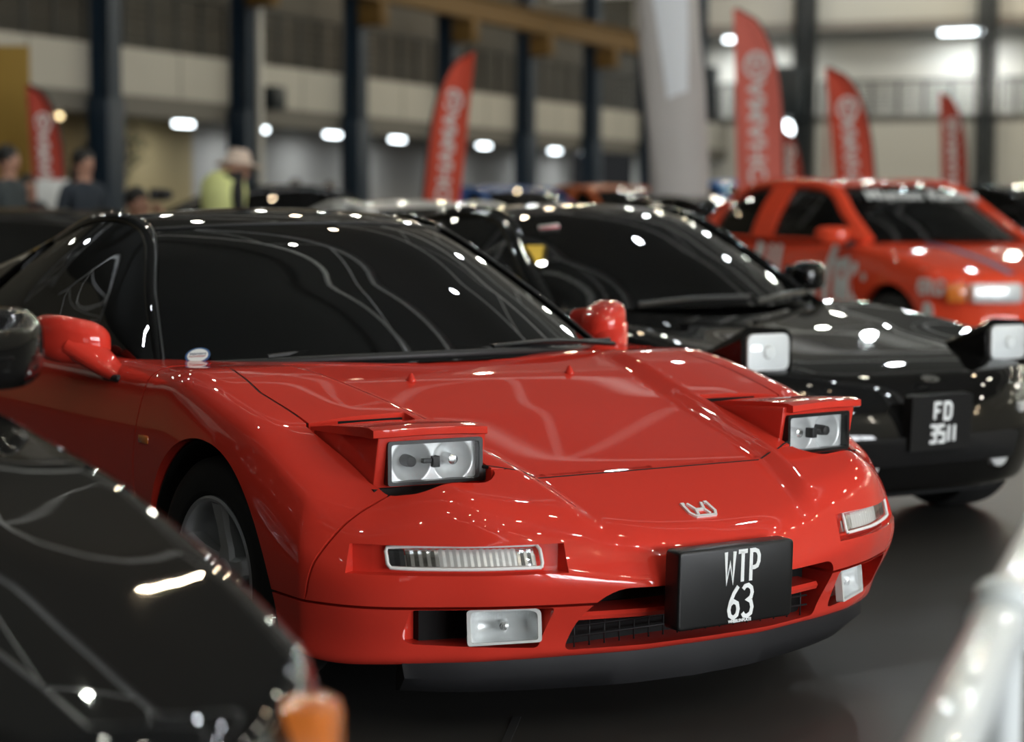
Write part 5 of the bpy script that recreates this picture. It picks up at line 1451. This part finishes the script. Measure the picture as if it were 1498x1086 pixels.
    for p in bmd.polygons:
        c = p.center; mi = 1
        hand = min((c - J['pml']).length, (c - J['pmr']).length, (c - J['wrl']).length, (c - J['wrr']).length)
        if c.z > zn and (c - J['nck']).length < .42 * k and abs(c.y) < .14 * k and (c.xy - J['nck'].xy).length < .2 * k: mi = 0
        elif hand < .13 * k: mi = 0
        elif c.z < .12 * k: mi = 3
        elif c.z < zw or (cro and c.z < .60 * k): mi = 2
        p.material_index = mi
    body = link('body', bmd, None, T)
    # face: nose, eyes, mouth, ears
    hc = (J['hd0'] + J['hd1']) / 2; bm = bmesh.new()
    def ball(c, r, sc=(1, 1, 1)): bmesh.ops.create_uvsphere(bm, u_segments=12, v_segments=8, radius=r * k, matrix=Matrix.Translation(hc + V(*c)) @ Matrix.Diagonal((*sc, 1)))
    ball((0, 0, .02), .098, (1.0, .82, 1.22)); ball((.098, 0, -.005), .017, (1, .8, 1.5))
    for s in (1, -1): ball((-.005, s * .083, .0), .024, (.8, .4, 1.2))
    obj('head', bm, sk, T)
    ft = principled('feature', (.06, .02, .02), .5)
    for s in (1, -1):
        bm = bmesh.new(); ball((.090, s * .032, .025), .010, (.6, 1.3, .8)); obj('eye', bm, ft, T)
    bm = bmesh.new(); ball((.088, 0, -.055), .012, (.6, 2, .5)); obj('mouth', bm, ft, T)
    if hair is not None:
        bm = bmesh.new(); ball((-.022, 0, .062), .108, (1.02, .92, 1.05))
        if longhair: ball((-.075, 0, -.10), .10, (.7, .95, 1.9))
        obj('hair', bm, principled('hair', hair, .5), T)
    if hat is not None:
        lathe_obj('sun_hat', [(0, .10), (.07, .095), (.10, .06), (.108, 0), (.20, -.035), (.205, -.042), (.10, -.01), (0, .0)], hat, T, 28, Matrix.Translation(hc + V(.0, 0, .085)) @ Matrix.Rotation(.12, 4, 'Y'))
    if vest is not None:
        rings = [(zw - .06 * k, .165, .20), (J['chs'].z - .10 * k, .165, .20), (J['chs'].z + .04 * k, .175, .225), (J['nck'].z - .07 * k, .14, .235), (J['nck'].z - .02 * k, .11, .16), (J['nck'].z + .01 * k, .075, .09)]
        bm = bmesh.new(); n = 28; rg = []
        for z, rx, ry in rings: rg.append([bm.verts.new((rx * k * math.cos(2 * PI * q / n), ry * k * math.sin(2 * PI * q / n), z)) for q in range(n)])
        for a, b in zip(rg, rg[1:]):
            for q in range(n): bm.faces.new((a[q], a[(q + 1) % n], b[(q + 1) % n], b[q]))
        bmesh.ops.recalc_face_normals(bm, faces=bm.faces); obj('safety_vest', bm, vest, T)
    return T, J, k

def build_people():
    dk = principled('black_shirt', (.012, .012, .014), .8); gy = principled('grey_shirt', (.045, .055, .058), .8); nv = principled('navy_jeans', (.015, .02, .035), .8); bl = principled('slate_jacket', (.022, .030, .042), .8)
    hv = principled('vest_yellow', (.82, .86, .36), .7); cr = principled('cream_hat', (.62, .50, .42), .8)
    person('man in a dark grey top at the far left edge, in profile', 12, 17.3, 1.73, 1.2, gy, nv, (.008, .007, .006))
    person('person in black standing behind the man at the far left edge', 40, 19.5, 1.52, .6, dk, nv, (.008, .007, .006))
    person('long-haired person in a slate blue jacket beside the first blue column', 122, 17.5, 1.71, .9, bl, nv, (.008, .007, .006), longhair=True)
    T, J, k = person('crouching photographer in black, right of the first blue column', 190, 16.5, 1.72, .7, dk, dk, (.008, .007, .006), pose='crouch')
    c = (J['wrl'] + J['wrr']) / 2 + Vector((.11, 0, .16)); cam_o = thing('camera', 'black camera held up by the crouching photographer', 'camera', T.location + Matrix.Rotation(T.rotation_euler.z, 3, 'Z') @ c, T.rotation_euler.z)
    lbox('camera_body', (0, 0, 0), (.06, .14, .10), M['plastic'], cam_o, .01)
    lathe_obj('camera_lens', [(0, .16), (.04, .16), (.045, .1), (.036, .0), (0, 0)], M['plastic'], cam_o, 20, Matrix.Rotation(PI / 2, 4, 'Y'))
    person('person in a fluorescent yellow vest and pale sun hat, left of the second blue column', 327, 16.8, 1.79, 2.3, dk, nv, None, hat=cr, vest=hv, bow=1.9)
    person('distant person with dark hair, left of the third blue column, only the head showing', 432, 34., 1.70, .2, dk, nv, (.03, .022, .015))
    person('distant person with brown hair, nearest the third blue column, only the head showing', 482, 36., 1.68, -.2, gy, nv, (.05, .035, .02))
# ------------------------------------------------------------------ light: high-bay lamps under the roof, dim ambient
def build_lights():
    w = bpy.data.worlds.new('world'); S.world = w; w.use_nodes = True
    w.node_tree.nodes['Background'].inputs[0].default_value = (.02, .021, .022, 1)
    rnd = random.Random(5)
    tints = [(1, .93, .82), (1, .78, .52), (.88, .96, 1.), (1, .96, .78), (.95, 1, .86)]
    def lamp(s, t, z, e):
        p = H(s, t, z)
        if p.y < -3 and p.x < 1.5: return                 # that corner of the hall is unlit
        l = bpy.data.lights.new('high_bay_light', 'POINT'); l.shadow_soft_size = .075
        l.energy = e; l.color = tints[rnd.randrange(5)]
        o = bpy.data.objects.new('high_bay_light', l); COL.objects.link(o); o.location = H(s, t, z)
    for i in range(-2, 6):
        s = -18.9 + 8.5 * i
        if s < -38 or s > 25: continue
        for j in range(-8, 6): lamp(s + rnd.uniform(-.2, .2), -16.1 + 3.1 * j, 8.0 + rnd.uniform(-.15, .15), 98 if s > -5 else 64)
        if i in (1, 2): continue
        for j in range(-7, 5): lamp(s - 4.25 + rnd.uniform(-.1, .1), -14.5 + 3.6 * j, 8.4, 90 if i < 2 else 60)
DOF = True
build_nsx()
build_hall()
build_black_coupe()
build_red_hatch()
build_foreground_car()
build_back_cars()
build_flags()
build_barrier()
build_people()
build_lights()
# ------------------------------------------------------------------ camera and picture settings
cd = bpy.data.cameras.new('camera'); cam = bpy.data.objects.new('camera', cd); COL.objects.link(cam)
cam.matrix_world = Matrix(((CAM_R[0], CAM_U[0], -CAM_D[0], CAM_LOC[0]), (CAM_R[1], CAM_U[1], -CAM_D[1], CAM_LOC[1]), (CAM_R[2], CAM_U[2], -CAM_D[2], CAM_LOC[2]), (0, 0, 0, 1)))
cd.sensor_width = 36; cd.sensor_fit = 'HORIZONTAL'; cd.lens = F_PX / 1498 * 36
cd.clip_start = .05; cd.clip_end = 300
cd.dof.use_dof = DOF; cd.dof.focus_distance = 4.72; cd.dof.aperture_fstop = 2.1
S.camera = cam
vs = S.view_settings; vs.view_transform = 'Standard'; vs.look = 'None'; vs.gamma = 1; vs.use_curve_mapping = False; vs.exposure = 0.0
try:
    S.cycles.use_denoising = True
    S.cycles.max_bounces = 8; S.cycles.glossy_bounces = 5; S.cycles.transparent_max_bounces = 16
    S.cycles.sample_clamp_indirect = 6.0
except Exception: pass
